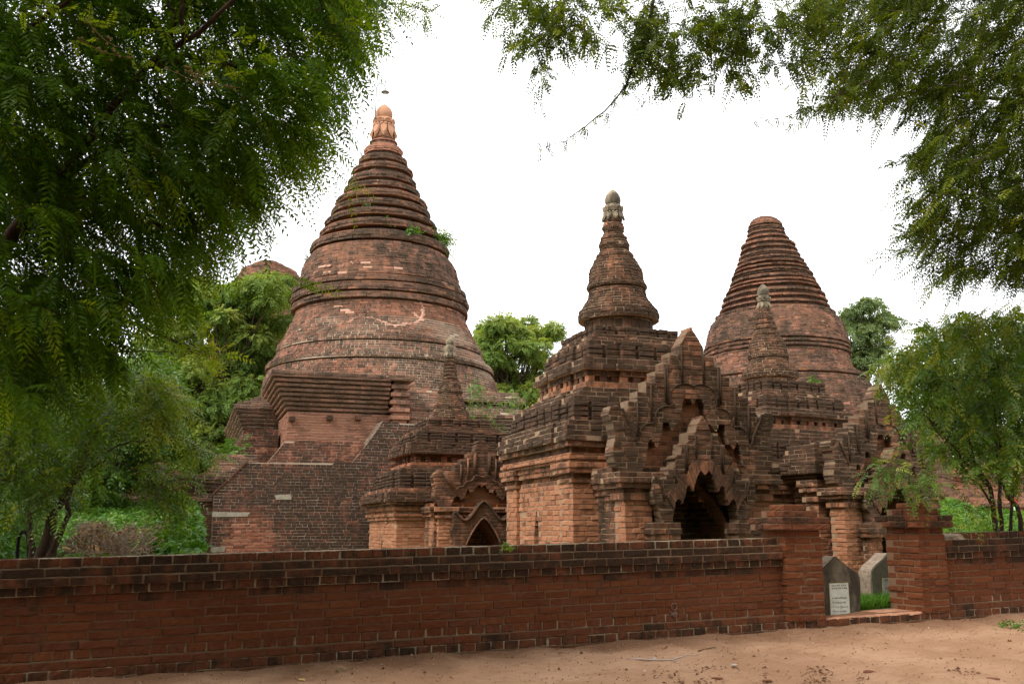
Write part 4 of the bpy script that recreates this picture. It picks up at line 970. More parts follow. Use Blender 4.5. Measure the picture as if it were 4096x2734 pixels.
    a = np.stack([np.interp(tt, ii, A_[:, k]) for k in (0, 1)], 1); b = np.stack([np.interp(tt, ii, B_[:, k]) for k in (0, 1)], 1); mb = MB()
    for s_ in (-1, 1):
        for i in range(39):
            f0, f1 = 0.06, 0.94; l = lambda p, q, f: p + (q - p) * f
            q = [l(a[i], a[i + 1], f0), l(a[i], a[i + 1], f1), l(b[i], b[i + 1], f1), l(b[i], b[i + 1], f0)]; q = [(s_ * p[0] * ku, zi(p[1])) for p in q]
            extrude_poly(mb, q if s_ < 0 else q[::-1], pi_, fr.x, n, 0.022 + rng.normal(0, .003), -0.05, 0, float(np.clip(rng.normal(.55, .12), 0, 1)), 0.40)
    mb.build('scalloped_arch', [BR['temple']], T)
    # pillars that carry the inner gable
    for sgn in (-1, 1):
        a, b = sorted((sgn * 205 * ku, sgn * 335 * ku)); pl = fr.poly([(a, vi - .05), (b, vi - .05), (b, vi + .26), (a, vi + .26)])
        st = Stack(0.080, 0.24, 0.12, 0.012, 0.010, (0.5, 0.14), 0.006)
        ztop = zi(1385); st.section(pl, gnd, ztop - 0.36, -0.03, -0.03, 0.2); st.section(pl, ztop - .36, ztop - .18, -0.02, 0.05, 0.3); st.section(pl, ztop - .18, ztop, 0.07, 0.06, 0.5)
        st.build('door_pillar', 'temple', 'temple', T, 0.005)
    # barrel vault with a pointed section, real bricks on edge
    mb = MB(); br = Bricks(); arch = []
    zt_ = zi(1118); zs_ = 1.15; hwv = 0.62
    for t in np.linspace(0, 1, 15): arch.append((hwv * (1 - t ** 1.7), zs_ + (zt_ - zs_) * (t ** 0.80)))
    arch = [(hwv, gnd), (hwv, 0.7)] + arch; full = [(u, z) for u, z in arch] + [(-u, z) for u, z in arch[:-1][::-1]]
    v0, v1 = vi + 0.28, -h + 1.5; nv = 9
    for i in range(len(full) - 1):
        for j in range(nv):
            for w in range(1):
                a0, a1 = full[i], full[i + 1]; va = v0 + (v1 - v0) * j / nv + 0.006; vb = v0 + (v1 - v0) * (j + 1) / nv - 0.006
                p0, p1, p2, p3 = fr.pt(a0[0], va), fr.pt(a1[0], va), fr.pt(a1[0], vb), fr.pt(a0[0], vb); dz_ = rng.normal(0, .006)
                mb.add([(*p0, a0[1] + .005 + dz_), (*p1, a1[1] - .005 + dz_), (*p2, a1[1] - .005 + dz_), (*p3, a0[1] + .005 + dz_)], [(0, 1, 2, 3)], 0, float(rng.uniform(.2, .7)), 0.25)
    for i in range(len(full) - 1):
        a0, a1 = full[i], full[i + 1]; k0 = 1.03
        p0, p1, p2, p3 = fr.pt(a0[0] * k0, v0), fr.pt(a1[0] * k0, v0), fr.pt(a1[0] * k0, v1), fr.pt(a0[0] * k0, v1)
        mb.add([(*p0, a0[1] + .02), (*p1, a1[1] + .02), (*p2, a1[1] + .02), (*p3, a0[1] + .02)], [(0, 1, 2, 3)], 1, .5, .4)
    p = [fr.pt(u, v1) for u, z in full]; mb.add([(*q, z) for q, (u, z) in zip(p, full)], [tuple(range(len(full)))], 0, .3, .4)
    mb.build('vault', [M_DARK, MO['earth']], T)
    return T

DC = 18.5; fC = Frame(0.1139 * DC, DC, math.radians(0.6))
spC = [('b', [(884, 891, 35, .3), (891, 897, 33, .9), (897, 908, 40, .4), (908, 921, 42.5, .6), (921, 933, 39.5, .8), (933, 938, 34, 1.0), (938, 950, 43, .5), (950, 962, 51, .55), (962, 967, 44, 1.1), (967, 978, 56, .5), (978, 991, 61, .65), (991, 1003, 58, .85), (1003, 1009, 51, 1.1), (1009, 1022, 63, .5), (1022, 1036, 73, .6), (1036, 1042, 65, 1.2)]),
       ('r', [(1042, 78), (1050, 85), (1064, 93), (1090, 106), (1125, 110), (1139, 112)]), ('b', [(1139, 1148, 117, .7), (1148, 1160, 120, .85), (1160, 1167, 109, 1.1)]), ('r', [(1167, 112), (1199, 118), (1217, 130), (1236, 143), (1248, 152)]), ('b', [(1248, 1261, 158, .7), (1261, 1276, 161, .9), (1276, 1290, 160, 1.0), (1290, 1298, 138, .6)])]  # narrow groove courses are darkened to imitate shade
zCo = lambda zy: hz(1250 + zy * 0.6058, fC.fwd(0, -2.85)); zCi = lambda zy: hz(1250 + zy * 0.6058, fC.fwd(0, -3.12))
Ct = temple('temple', 'brick temple with a slim spire and large scalloped doorway, facing the wall', fC, DC, 1.75,
    [(757, 2451), (900, 2452), (1062, 2461), (1274, 2474), (1400, 2475)], spC,
    dict(cap0=1929, cap1=1846, tor=1806, slab0=1757, slab1=1673, merA=1600, slope1=1544, neck=1474, slab2=1424, merB=1372, slope2=1330, merC=1298),
    dict(y=(757, 822, 850, 857, 887), w=(31, 37, 32.5, 41)), -2.85, -3.12, zCo, zCi, 0.00282,
    win=(3.5 - 1.93, 0.3, 1.83, 0.10))
DD = 23.0; fD = Frame(0.2742 * DD, DD, math.radians(8.0))
zy6 = lambda z: 800 + z / 1.742
bD = lambda it: ('b', [(zy6(a), zy6(b), w / 1.742, so_) for a, b, w, so_ in it]); rD = lambda it: ('r', [(zy6(a), w / 1.742) for a, w in it])
spD = [bD([(762, 785, 42, .5), (785, 808, 48, .5), (808, 832, 56, .6), (832, 840, 49, 1.1), (840, 854, 60, .5), (854, 868, 67, .6), (868, 876, 58, 1.1), (876, 890, 70, .5), (890, 904, 77, .6), (904, 912, 68, 1.1), (912, 928, 80, .5), (928, 945, 88, .6), (945, 954, 78, 1.1)]), rD([(954, 90), (968, 102), (1000, 120), (1050, 130), (1083, 133)]), bD([(1083, 1095, 138, .7), (1095, 1107, 139, .8), (1107, 1117, 128, 1.1)]), rD([(1117, 132), (1150, 143), (1180, 168), (1200, 180)]), bD([(1200, 1216, 189, .6), (1216, 1232, 192, .8), (1232, 1248, 191, .9), (1248, 1262, 170, .7)])]  # grooves coloured darkest, as painted shade between the rings
zDo = lambda zy: hz(1534 + (zy - 95) * 0.4332, fD.fwd(0, -3.4)); zDi = lambda zy: hz(1534 + (zy - 95) * 0.4332, fD.fwd(0, -3.66))
Dt = temple('temple', 'second brick temple with a small bell spire, half behind the leafy sapling on the right', fD, DD, 1.79,
    [(1135, 3052), (1250, 3056), (1350, 3066), (1509, 3080), (1700, 3086)], spD,
    dict(cap0=2005, cap1=1940, tor=1915, slab0=1886, slab1=1832, merA=1768, slope1=1709, neck=1657, slab2=1624, merB=1586, slope2=1552, merC=1512),
    dict(y=(1135, 1184, 1207, 1214, 1239), w=(22, 24, 20, 27)), -3.4, -3.66, zDo, zDi, 0.0028, hw=1.02, soot0=0.3)
# front pilaster wing of the second temple, bright side face to the left
st = Stack(0.082, 0.25, 0.13, 0.012, 0.010, (0.62, 0.13), 0.005)
wz = lambda y: hz(y, fD.fwd(-1.6, -2.7))
pl = fD.poly([(-1.36, -2.78), (-1.04, -2.78), (-1.04, -2.40), (-1.36, -2.40)]); p2_ = fD.poly([(-1.46, -2.86), (-0.95, -2.86), (-0.95, -1.7), (-1.46, -1.7)])
st.section(pl, 0.1, wz(2005), 0, 0, 0.24); st.section(pl, wz(2005), wz(1985), 0.05, 0.05, 0.35); st.section(pl, wz(1985), wz(1945), 0.0, 0.09, 0.4); st.section(pl, wz(1945), wz(1918), 0.12, 0.12, 0.5)
st.section(p2_, wz(1918), wz(1892), -0.04, 0.0, 0.9); st.section(p2_, wz(1892), wz(1842), 0.12, 0.12, 0.85); st.section(p2_, wz(1842), wz(1772), -0.06, -0.16, 0.8)
st.build('corner_pilaster', 'temple', 'temple', Dt, 0.005)

# ------------------------------------------------------------------ B: the small shrine
DB = 22.4; fB = Frame(-0.0636 * DB, DB, 0.0); hB = 1.606
B = thing('shrine', 'small brick shrine with a stubby ringed spire between the tall stupa and the temple', 'shrine', (*fB.o, 0.1))
kB = lambda y, o=0: fB.z(y, -(hB + o), -(hB + o)); RB = lambda red=0.0, notch=(): fB.poly(rect(-hB, hB, -hB, hB, red, notch))
def bplan(z):
    nt_ = []
    if 0.3 < z < kB(2131): nt_.append((3, 1.66 - (w := 0.07 * min(1, (kB(2131) - z) / .35 + .1)), 1.66 + w, 0.25))
    if z < 2.0: nt_.append((0, hB - .5, hB + .5, 1.4))
    return fB.poly(rect(-hB, hB, -hB, hB, 0, nt_))
st = Stack(0.074, 0.27, 0.13, 0.012, 0.010, (0.66, 0.13), 0.006, 0, 0.02)
st.section(bplan, 0.1, kB(2079), 0, 0, -0.05); st.build('walls', 'temple', 'temple', B, 0.005)
st = Stack(0.07, 0.27, 0.13, 0.011, 0.010, (0.62, 0.13), 0.006, 0, 0.02)
st.section(RB(), kB(2079), kB(2064), 0.05, 0.05, 0.12); st.section(RB(), kB(2064), kB(2052), 0.09, 0.09, 0.05); st.section(RB(), kB(2052), kB(2040), 0.02, 0.02, 0.1); st.section(RB(), kB(2040), kB(2026), 0.08, 0.08, 0.12); st.section(RB(), kB(2026), kB(2004), 0.08, 0.17, 0.45)
st.build('cornice', 'temple', 'temple', B, 0.005)
st = Stack(0.072, 0.26, 0.13, 0.012, 0.010, (0.40, 0.14), 0.008, 0, 0.04)
PB = RB(0.05)
st.section(PB, kB(2004, .2), kB(1964, .2), 0.22, 0.20, 0.9); st.section(PB, kB(1964, .2), kB(1950, .1), 0.12, 0.04, 0.35); st.merlons(PB, kB(1950), kB(1882), -0.06, 0.9, 0.30)
st.section(PB, kB(1882, -.1), kB(1860, -.3), -0.12, -0.36, 0.8); st.section(PB, kB(1860, -.4), kB(1845, -.4), -0.42, -0.42, 0.10)
st.build('lower_roof', 'temple', 'earth', B, 0.006)
st = Stack(0.070, 0.25, 0.13, 0.012, 0.010, (0.42, 0.14), 0.008, 0, 0.04)
st.merlons(PB, kB(1845, -.5), kB(1824, -.5), -0.50, 0.2, 0.15, 0.10); st.section(PB, kB(1824, -.5), kB(1812, -.5), -0.50, -0.42, 0.55)
st.section(PB, kB(1812, -.4), kB(1765, -.4), -0.34, -0.36, 0.98); st.merlons(PB, kB(1765, -.5), kB(1730, -.5), -0.52, 0.9, 0.26); st.section(PB, kB(1730, -.6), kB(1700, -.7), -0.56, -0.78, 0.75)
st.merlons(RB(0.03), kB(1700, -.8), kB(1668, -.8), -0.86, 0.7, 0.2); st.build('upper_roof', 'temple', 'earth', B, 0.006)
zy4 = lambda z: 1300 + z / 1.743
axB = axis_fun([(1347, 1801), (1480, 1800), (1630, 1801), (1750, 1800)], DB)
bB = lambda it: [(hz(zy4(y1), DB), hz(zy4(y0), DB), rad(w / 1.743, DB, hz(zy4(y0), DB)), so_) for y0, y1, w, so_ in it]
rgs = []; yb = [232, 258, 281, 304, 328, 353, 377, 386]; wb = [36, 41, 44, 47, 50, 53, 56]
for i in range(7): rgs += [(yb[i], yb[i] + 7, wb[i] - 9, 1.1), (yb[i] + 7, yb[i] + 14, wb[i] - 1, .45), (yb[i] + 14, yb[i + 1], wb[i] + 1, .5)]  # first course of each ring painted dark as groove shade
st = Stack(0.05, 0.16, 0.10, 0.011, 0.010, (0.45, 0.14), 0.003, 0, 0.02)
st.ringed(axB, bB(rgs), 36); st.round(axB, px_prof([(zy4(a), w / 1.743) for a, w in [(386, 58), (402, 70), (440, 76), (456, 77)]], DB), 0.55, 36)
st.ringed(axB, bB([(456, 466, 86, .6), (466, 476, 88, .8), (476, 483, 76, 1.1)]), 36); st.round(axB, px_prof([(zy4(a), w / 1.743) for a, w in [(483, 82), (505, 88), (535, 95), (552, 101)]], DB), 0.5, 36)
st.ringed(axB, bB([(552, 563, 109, .6), (563, 575, 111, .8), (575, 585, 110, .9), (585, 592, 98, 1.1)]), 36); st.round(axB, px_prof([(zy4(a), w / 1.743) for a, w in [(592, 112), (612, 128), (645, 134), (662, 150)]], DB), 0.75, 36); st.build('bell_spire', 'temple', 'temple', B, 0.005)
z_ = [hz(zy4(v), DB) for v in (82, 140, 186, 192, 230)]; c = axB(z_[1]); finial(B, c[0], c[1], z_, [rad(w, DB, z_[1]) for w in (17.5, 20, 18.5, 22)], M_STONE)
vB = -2.50; zB = lambda zy: hz(1300 + zy / 1.743, fB.fwd(0, vB)); kuB = 1 / 1.743 * 2.6e-4 * fB.fwd(0, vB) / 0.96; gB = 0.1
BO = [(0, 800), (26, 806), (44, 842), (48, 868), (50, 888), (100, 892), (102, 938), (148, 934), (150, 975), (188, 972), (190, 1012), (204, 1020), (262, 1016), (296, 1008), (326, 1040), (340, 1062), (330, 1092), (316, 1148), (330, 1200), (306, 1240), (296, 1266)]
BH = [(0, 1132), (10, 1112), (20, 1106), (38, 1128), (62, 1160), (78, 1172), (86, 1150), (98, 1146), (108, 1170), (122, 1195), (146, 1214), (154, 1196), (172, 1190), (188, 1208), (204, 1240), (216, 1266)]
po = fB.pt(0, vB); nB = -fB.y
outl = [(u * kuB, zB(z)) for u, z in BO] + [(u * kuB, zB(z)) for u, z in BH[::-1]] + [(-u * kuB, zB(z)) for u, z in BH[1:]] + [(-u * kuB, zB(z)) for u, z in BO[::-1]][:-1]
panel('gable', [outl], po, fB.x, nB, 0.26, 'temple', 'earth', B, 0.072, 0.24, sootf=lambda u, z: 0.44 + 0.22 * (z > zB(1020)), tone=(0.5, 0.2), chip=0.03)
panel('tympanum', [[(-.8, zB(1280)), (.8, zB(1280)), (.5, zB(1080)), (-.5, zB(1080))]], fB.pt(0, vB + .18), fB.x, nB, 0.15, 'temple', 'temple', B, 0.074, 0.26, soot=-0.05, tone=(0.65, 0.15))
st = Stack(0.072, 0.25, 0.12, 0.011, 0.010, (0.5, 0.14), 0.006)
bv = fB.poly(rect(-1.0, 1.0, vB + .1, -hB + .1, 0, [(0, .5, 1.5, .75)])); bv2 = fB.poly(rect(-1.0, 1.0, vB + .1, -hB + .1))
st.section(bv, gB, 2.0, 0, 0, 0.2); st.section(bv2, 2.0, zB(1330), 0, 0, 0.2); st.section(bv2, zB(1330), zB(1305), 0.03, 0.06, 0.4); st.section(bv2, zB(1305), zB(1266), 0.10, 0.12, 0.45); st.section(fB.poly(rect(-.85, .85, vB + .28, -hB + .1)), zB(1266), zB(1090), -0.02, -0.06, 0.5)
st.build('vestibule', 'temple', 'temple', B, 0.005)
for sgn in (-1, 1):
    a, b = sorted((sgn * 0.60, sgn * 0.93)); pl = fB.poly([(a, vB - .02), (b, vB - .02), (b, vB + .3), (a, vB + .3)]); st = Stack(0.072, 0.24, 0.12, 0.011, 0.010, (0.66, 0.13), 0.006)
    st.section(pl, gB, zB(1345), 0, 0, -0.02); st.section(pl, zB(1345), zB(1325), 0.05, 0.05, 0.2); st.section(pl, zB(1325), zB(1300), 0.01, 0.06, 0.25); st.section(pl, zB(1300), zB(1268), 0.09, 0.09, 0.3); st.build('pier', 'temple', 'temple', B, 0.005)
vB2 = -2.68; zb2 = lambda zy: hz(1300 + zy / 1.743, fB.fwd(0, vB2))
GA = [(0, 1228), (24, 1238), (60, 1290), (122, 1358), (204, 1292), (214, 1340), (206, 1380), (222, 1430), (206, 1480), (200, 1520), (200, 1560)]
AR = [(0, 1340), (22, 1356), (52, 1396), (86, 1450), (110, 1500), (120, 1535)]
xc = 22     # the low arch sits a little to the right of the gable in the photograph; its wall stands further forward
gl = [(u * kuB, zb2(z)) for u, z in GA] + [(200 * kuB, gB), (122 * kuB, gB)] + [(u * kuB, zb2(z)) for u, z in AR[::-1]] + [(-u * kuB, zb2(z)) for u, z in AR[1:]] + [(-122 * kuB, gB), (-200 * kuB, gB)] + [(-u * kuB, zb2(z)) for u, z in GA[::-1]][:-1]
panel('arched_doorway', [gl], fB.pt(0, vB2), fB.x, nB, 0.26, 'temple', 'earth', B, 0.072, 0.24, soot=0.62, tone=(0.45, 0.15))
for s_ in (-1, 1):
    mb = MB(); tube(mb, [np.append(fB.pt(s_ * u * kuB, vB2 - .02), zb2(z)) for u, z in smooth_curve([(0, 1226), (26, 1244), (122, 1360), (200, 1294)], 20)], 0.030, 6, 0, 0.5, 0.75); mb.build('moulding', [BR['temple']], B)
    mb = MB(); tube(mb, [np.append(fB.pt(s_ * u * kuB, vB2 - .01), zb2(z)) for u, z in AR], 0.022, 6, 0, 0.6, 0.4); mb.build('moulding', [BR['temple']], B)
    mb = MB(); tube(mb, [np.append(fB.pt(s_ * u * kuB, vB - .03), zB(z)) for u, z in smooth_curve([(0, 1062), (20, 1050), (50, 1052), (72, 1085), (110, 1092), (132, 1126), (160, 1128), (178, 1150)], 24)], 0.016, 6, 0, 0.6, 0.6); mb.build('moulding', [BR['temple']], B)
    mb = MB(); tube(mb, [np.append(fB.pt(s_ * u * kuB, vB - .04), zB(z)) for u, z in ((262, 1030), (200, 1140))], 0.04, 6, 0, 0.5, 0.4); mb.build('moulding', [BR['temple']], B)
    for u0, a, b in ((46, 890, 1040), (54, 900, 1045), (98, 930, 1080), (146, 975, 1095)): mb = MB(); tube(mb, [np.append(fB.pt(s_ * u0 * kuB, vB - .02), zB(a)), np.append(fB.pt(s_ * u0 * kuB, vB - .02), zB(b))], 0.022, 6, 0, 0.5, 0.4); mb.build('rib', [BR['temple']], B)
mb = MB(); full = [(120 * kuB, gB), (120 * kuB, 0.7)] + [(u * kuB, zb2(z)) for u, z in AR[::-1]] + [(-u * kuB, zb2(z)) for u, z in AR[1:]] + [(-120 * kuB, 0.7), (-120 * kuB, gB)]
for i in range(len(full) - 1):
    for j in range(8):
        va = vB2 + .2 + j * .25; a0, a1 = full[i], full[i + 1]; pa, pb, pc_, pd = fB.pt(a0[0] * 1.02, va), fB.pt(a1[0] * 1.02, va), fB.pt(a1[0] * 1.02, va + .25), fB.pt(a0[0] * 1.02, va + .25)
        mb.add([(*pa, a0[1]), (*pb, a1[1]), (*pc_, a1[1]), (*pd, a0[1])], [(0, 1, 2, 3)], 0, .4, .3)
mb.add([(*fB.pt(u * 1.02, vB2 + 2.2), z) for u, z in full], [tuple(range(len(full)))], 0, .3, .4); mb.build('vault', [M_DARK], B)

# ------------------------------------------------------------------ E: broken stupa behind, F: stupa far left, G: brick base far right
DE = 37.0
E = thing('ruined_stupa', 'wide ringed brick stupa with a broken rounded top, behind the second temple', 'stupa', (*cam_xy((3104 - CX) / F * DE, DE), 0.0))
axE = axis_fun([(868, 3056), (1052, 3080), (1150, 3092), (1400, 3104), (1700, 3110)], DE)
eR = [(zy6(a), b / 1.742) for a, b in [(215, 129), (248, 133), (285, 150), (330, 184), (368, 196), (410, 211), (448, 228), (480, 244), (512, 260), (545, 279), (592, 294), (622, 308), (650, 325), (698, 346), (740, 361), (782, 376), (828, 407)]]
st = Stack(0.088, 0.28, 0.15, 0.012, 0.010, (0.48, 0.16), 0.014, 0.004, 0.08)
eP = lambda pts: px_prof([(zy6(a), b / 1.742) for a, b in pts], DE)
st.ch = 0.046; st.round(axE, eP([(119, 8), (124, 36), (130, 56), (140, 76), (152, 92), (165, 104), (190, 118)]), 0.26, 40); st.ch = 0.088
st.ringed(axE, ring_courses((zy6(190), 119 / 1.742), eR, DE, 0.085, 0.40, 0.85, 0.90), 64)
st.round(axE, eP([(828, 396), (850, 415), (880, 442), (950, 467), (1000, 478), (1026, 482)]), 0.50, 64)
bandE = lambda it: [(hz(zy6(y1), DE), hz(zy6(y0), DE), rad(w / 1.742, DE, hz(zy6(y0), DE)), so) for y0, y1, w, so in it]  # groove courses here also carry painted shade
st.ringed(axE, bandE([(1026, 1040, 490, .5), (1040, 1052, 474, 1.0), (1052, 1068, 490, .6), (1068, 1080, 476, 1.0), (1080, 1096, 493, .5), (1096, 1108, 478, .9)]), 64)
st.round(axE, eP([(1108, 482), (1130, 486), (1200, 506), (1250, 556)]), 0.36, 64)
st.ringed(axE, bandE([(1250, 1264, 590, .4), (1264, 1280, 600, .4), (1280, 1294, 580, .9)]), 64)
st.round(axE, eP([(1294, 606), (1330, 622), (1345, 640), (1375, 645), (1380, 660), (1440, 670), (1445, 700), (1600, 720)]), 0.50, 64)
st.build('bell_and_rings', 'stupa', 'earth', E, 0.009)
st = Stack(0.12, 0.4, 0.2, 0.014, 0.0100, (0.5, 0.16), 0.012); oE = cam_xy((3110 - CX) / F * DE, DE); rE = 4.3
st.section([(oE[0] - rE, oE[1] - rE), (oE[0] + rE, oE[1] - rE), (oE[0] + rE, oE[1] + rE), (oE[0] - rE, oE[1] + rE)], 0.0, hz(zy6(1590), DE), 0, 0, 0.4); st.build('terrace', 'stupa', 'earth', E, 0.009)
DF = 48.0
Fs = thing('ruined_stupa', 'far brick stupa whose low rounded top shows above the pale green trees', 'stupa', (*cam_xy((1077 - CX) / F * DF, DF), 0.0))
axF = axis_fun([(1050, 1075), (1160, 1080), (2000, 1080)], DF)
pf = [(1050, 20), (1056, 45), (1066, 62), (1078, 78), (1084, 96), (1098, 116), (1104, 112), (1116, 122), (1124, 128), (1130, 124), (1142, 136), (1156, 146), (1164, 142), (1200, 165), (1300, 205), (1450, 250), (1600, 290), (1720, 330)]
st = Stack(0.13, 0.42, 0.2, 0.016, 0.0100, (0.5, 0.16), 0.025, 0.01, 0.1); st.round(axF, px_prof(pf, DF), 0.36, 48); st.build('bell_and_rings', 'stupa', 'earth', Fs, 0.012)
oF = cam_xy((1000 - CX) / F * 47, 47)
st = Stack(0.14, 0.42, 0.2, 0.016, 0.0100, (0.5, 0.16), 0.015, 0, 0.05)
pF = lambda hx, hy: [(oF[0] - hx - 4.5, oF[1] - hy), (oF[0] + hx, oF[1] - hy), (oF[0] + hx, oF[1] + hy + 4), (oF[0] - hx - 4.5, oF[1] + hy + 4)]
zf_ = lambda y: hz(y, 41.5)
st.section(pF(6, 5), 0.0, zf_(2010), 0, 0, 0.45); st.section(pF(6, 5), zf_(2010), zf_(1985), 0.2, 0.25, 0.7); st.section(pF(6, 5), zf_(1985), zf_(1945), -0.1, -0.1, 0.5); st.section(pF(6, 5), zf_(1945), zf_(1900), 0.15, 0.3, 0.75); st.section(pF(6, 5), zf_(1900), zf_(1860), -0.2, -0.3, 0.6); st.section(pF(6, 5), zf_(1860), zf_(1815), -0.7, -0.7, 0.2); st.section(pF(6, 5), zf_(1815), zf_(1790), -0.5, -0.5, 0.5); st.section(pF(5, 4), zf_(1790), zf_(1720), -0.6, -1.6, 0.5)
st.build('moulded_base', 'stupa', 'earth', Fs, 0.012)
DG = 40.0; G = thing('brick_platform', 'distant low brick platform with ledges behind the leafy sapling, beyond the right wall', 'platform', (*P(3940, 2050, DG)[:2], 0.0))
g0 = P(3760, 2050, DG); st = Stack(0.13, 0.42, 0.2, 0.016, 0.0100, (0.62, 0.14), 0.012, 0, 0.05); zg = lambda y: hz(y, DG)
pg = [tuple(g0[:2]), (g0[0] + 9, g0[1] - 1.0), (g0[0] + 10, g0[1] + 6), (g0[0] + 1, g0[1] + 7)]
st.section(pg, 0.0, zg(2026), 0, 0, 0.15); st.section(pg, zg(2026), zg(2012), 0.15, 0.15, 0.4); st.section(pg, zg(2012), zg(1986), 0.0, 0.0, 0.0); st.section(pg, zg(1986), zg(1960), -0.4, -0.5, 0.4); st.section(pg, zg(1960), zg(1900), -1.2, -1.2, 0.25); st.section(pg, zg(1900), zg(1885), -1.0, -1.0, 0.5); st.section(pg, zg(1885), zg(1830), -1.8, -2.2, 0.2)
st.build('stepped_courses', 'stupa', 'earth', G, 0.012)

# ================================================================== FOLIAGE
class Leaves:
    def __init__(s): s.V = []; s.T = []
    def quads(s, V, tone): s.V.append(np.asarray(V, np.float32).reshape(-1, 4, 3)); s.T.append(np.asarray(tone, np.float32).reshape(-1))
    def build(s, name, mat, parent, kind=None):
        V = np.concatenate(s.V); T = np.concatenate(s.T); n = len(V)
        me = bpy.data.meshes.new(name); me.vertices.add(n * 4); me.vertices.foreach_set('co', V.ravel())
        me.loops.add(n * 4); me.loops.foreach_set('vertex_index', np.arange(n * 4, dtype=np.int32))
        me.polygons.add(n); me.polygons.foreach_set('loop_start', np.arange(n, dtype=np.int32) * 4); me.polygons.foreach_set('loop_total', np.full(n, 4, np.int32))
        a = me.attributes.new('tone', 'FLOAT', 'POINT'); a.data.foreach_set('value', np.repeat(T, 4)); me.update(calc_edges=True)
        o = link_mesh(name, me, mat, parent); 
        if kind: tag(o, kind=kind)
        return o
def nrm(a): return a / (np.linalg.norm(a, axis=-1, keepdims=True) + 1e-9)
def fronds(lv, base, d, L, pairs, pl, pw, droop, tone, fwd=0.5, sag=0.25, jitter=0.12, roll=0.6):
    """feather leaves: base (k,3), direction (k,3), length (k), pairs of narrow leaflets of length pl, width pw"""
    k = len(base); d = nrm(d); rnd = rng.normal(0, 1, (k, 3)) * roll + np.array([0, 0, 1.0]); s = nrm(np.cross(d, rnd)); L = np.broadcast_to(L, (k,))
    out = []; tn = []
    for i in range(pairs + 1):
        f = (i + 0.7) / (pairs + 0.5); t = L * f
        p = base + d * t[:, None]; p[:, 2] -= droop * t * t / L
        tang = d.copy(); tang[:, 2] -= 2 * droop * f; tang = nrm(tang)
        taper = (math.sin(math.pi * (0.18 + 0.72 * f)) ** 0.6)
        for sg in ((-1, 1) if i < pairs else (0,)):
            q = nrm(tang * fwd + s * sg * (1 - 0.35 * (sg == 0)) + rng.normal(0, jitter, (k, 3)) - np.array([0, 0, sag])) if sg else tang
            w = nrm(np.cross(q, np.cross(tang, s) + rng.normal(0, 0.25, (k, 3))))
            l = pl * taper * rng.uniform(0.85, 1.15, (k, 1))
            tip = p + q * l; tip[:, 2] -= (0.22 * sag * l[:, 0]); m = p + q * l * 0.45
            out.append(np.stack([p, m + w * pw * 0.5, tip, m - w * pw * 0.5], 1)); tn.append(tone + rng.normal(0, 0.05, k))
    lv.quads(np.concatenate(out), np.clip(np.concatenate(tn), 0, 1))
def rand_dir(k): return nrm(rng.normal(0, 1, (k, 3)))
def in_poly(px, py, poly):
    r = np.zeros(len(px), bool); m = len(poly)
    for i in range(m):
        (x1, y1), (x2, y2) = poly[i], poly[(i + 1) % m]
        c = ((y1 > py) != (y2 > py)) & (px < (x2 - x1) * (py - y1) / (y2 - y1 + 1e-9) + x1); r ^= c
    return r
def poly_pts(poly, n):
    a = np.array(poly); lo, hi = a.min(0), a.max(0); X = []; c = 0
    while c < n:
        p = rng.uniform(lo, hi, (n * 3, 2)); p = p[in_poly(p[:, 0], p[:, 1], poly)]; X.append(p); c += len(p)
    return np.concatenate(X)[:n]
def Pn(pp, d): return np.array([P(x, y, dd) for (x, y), dd in zip(pp, np.broadcast_to(d, (len(pp),)))])
def limb(mb, pts, r0, r1, n=8, wob=0.03, m=16):
    c = smooth_curve(pts, m); c[1:-1] += rng.normal(0, wob, (m - 2, 3)); tube(mb, list(c), np.linspace(r0, r1, m), n)
    return c
def twigs(lv, mb, centres, axis, n_fr, L, pairs, pl, pw, droop, tonef, spread=0.28, tw=0.004, up=0.1, hang=0.35, rnd=0.75, roll=0.6):
    """sprays: a short twig at every centre with feather leaves set along it"""
    k = len(centres); ax = nrm(axis); tl = spread * rng.uniform(0.7, 1.4, k)
    for j in range(n_fr):
        f = rng.uniform(-0.6, 1.0, (k, 1)); b = centres + ax * tl[:, None] * f
        b[:, 2] -= 0.25 * tl * f[:, 0] ** 2
        d = nrm(ax * 0.55 + rand_dir(k) * rnd + np.array([0, 0, up - hang * rng.random()]))
        fronds(lv, b, d, L * rng.uniform(0.7, 1.25, k), pairs, pl, pw, droop * rng.uniform(0.4, 1.6), tonef(k), roll=roll)
    if mb is not None and tw > 0:
        for i in range(k):
            a = centres[i] - ax[i] * tl[i] * 0.8; b = centres[i]; c = centres[i] + ax[i] * tl[i]; a = a + [0, 0, -.16 * tl[i]]; c = c - [0, 0, .25 * tl[i]]
            tube(mb, [a, b, c], [tw, tw * .8, tw * .4], 3)
tone_mix = lambda lo, hi, p=0.12: (lambda k: np.clip(np.where(rng.random(k) < p, rng.uniform(0.75, 1.0, k), rng.normal((lo + hi) / 2, (hi - lo) / 3, k)), 0, 1))

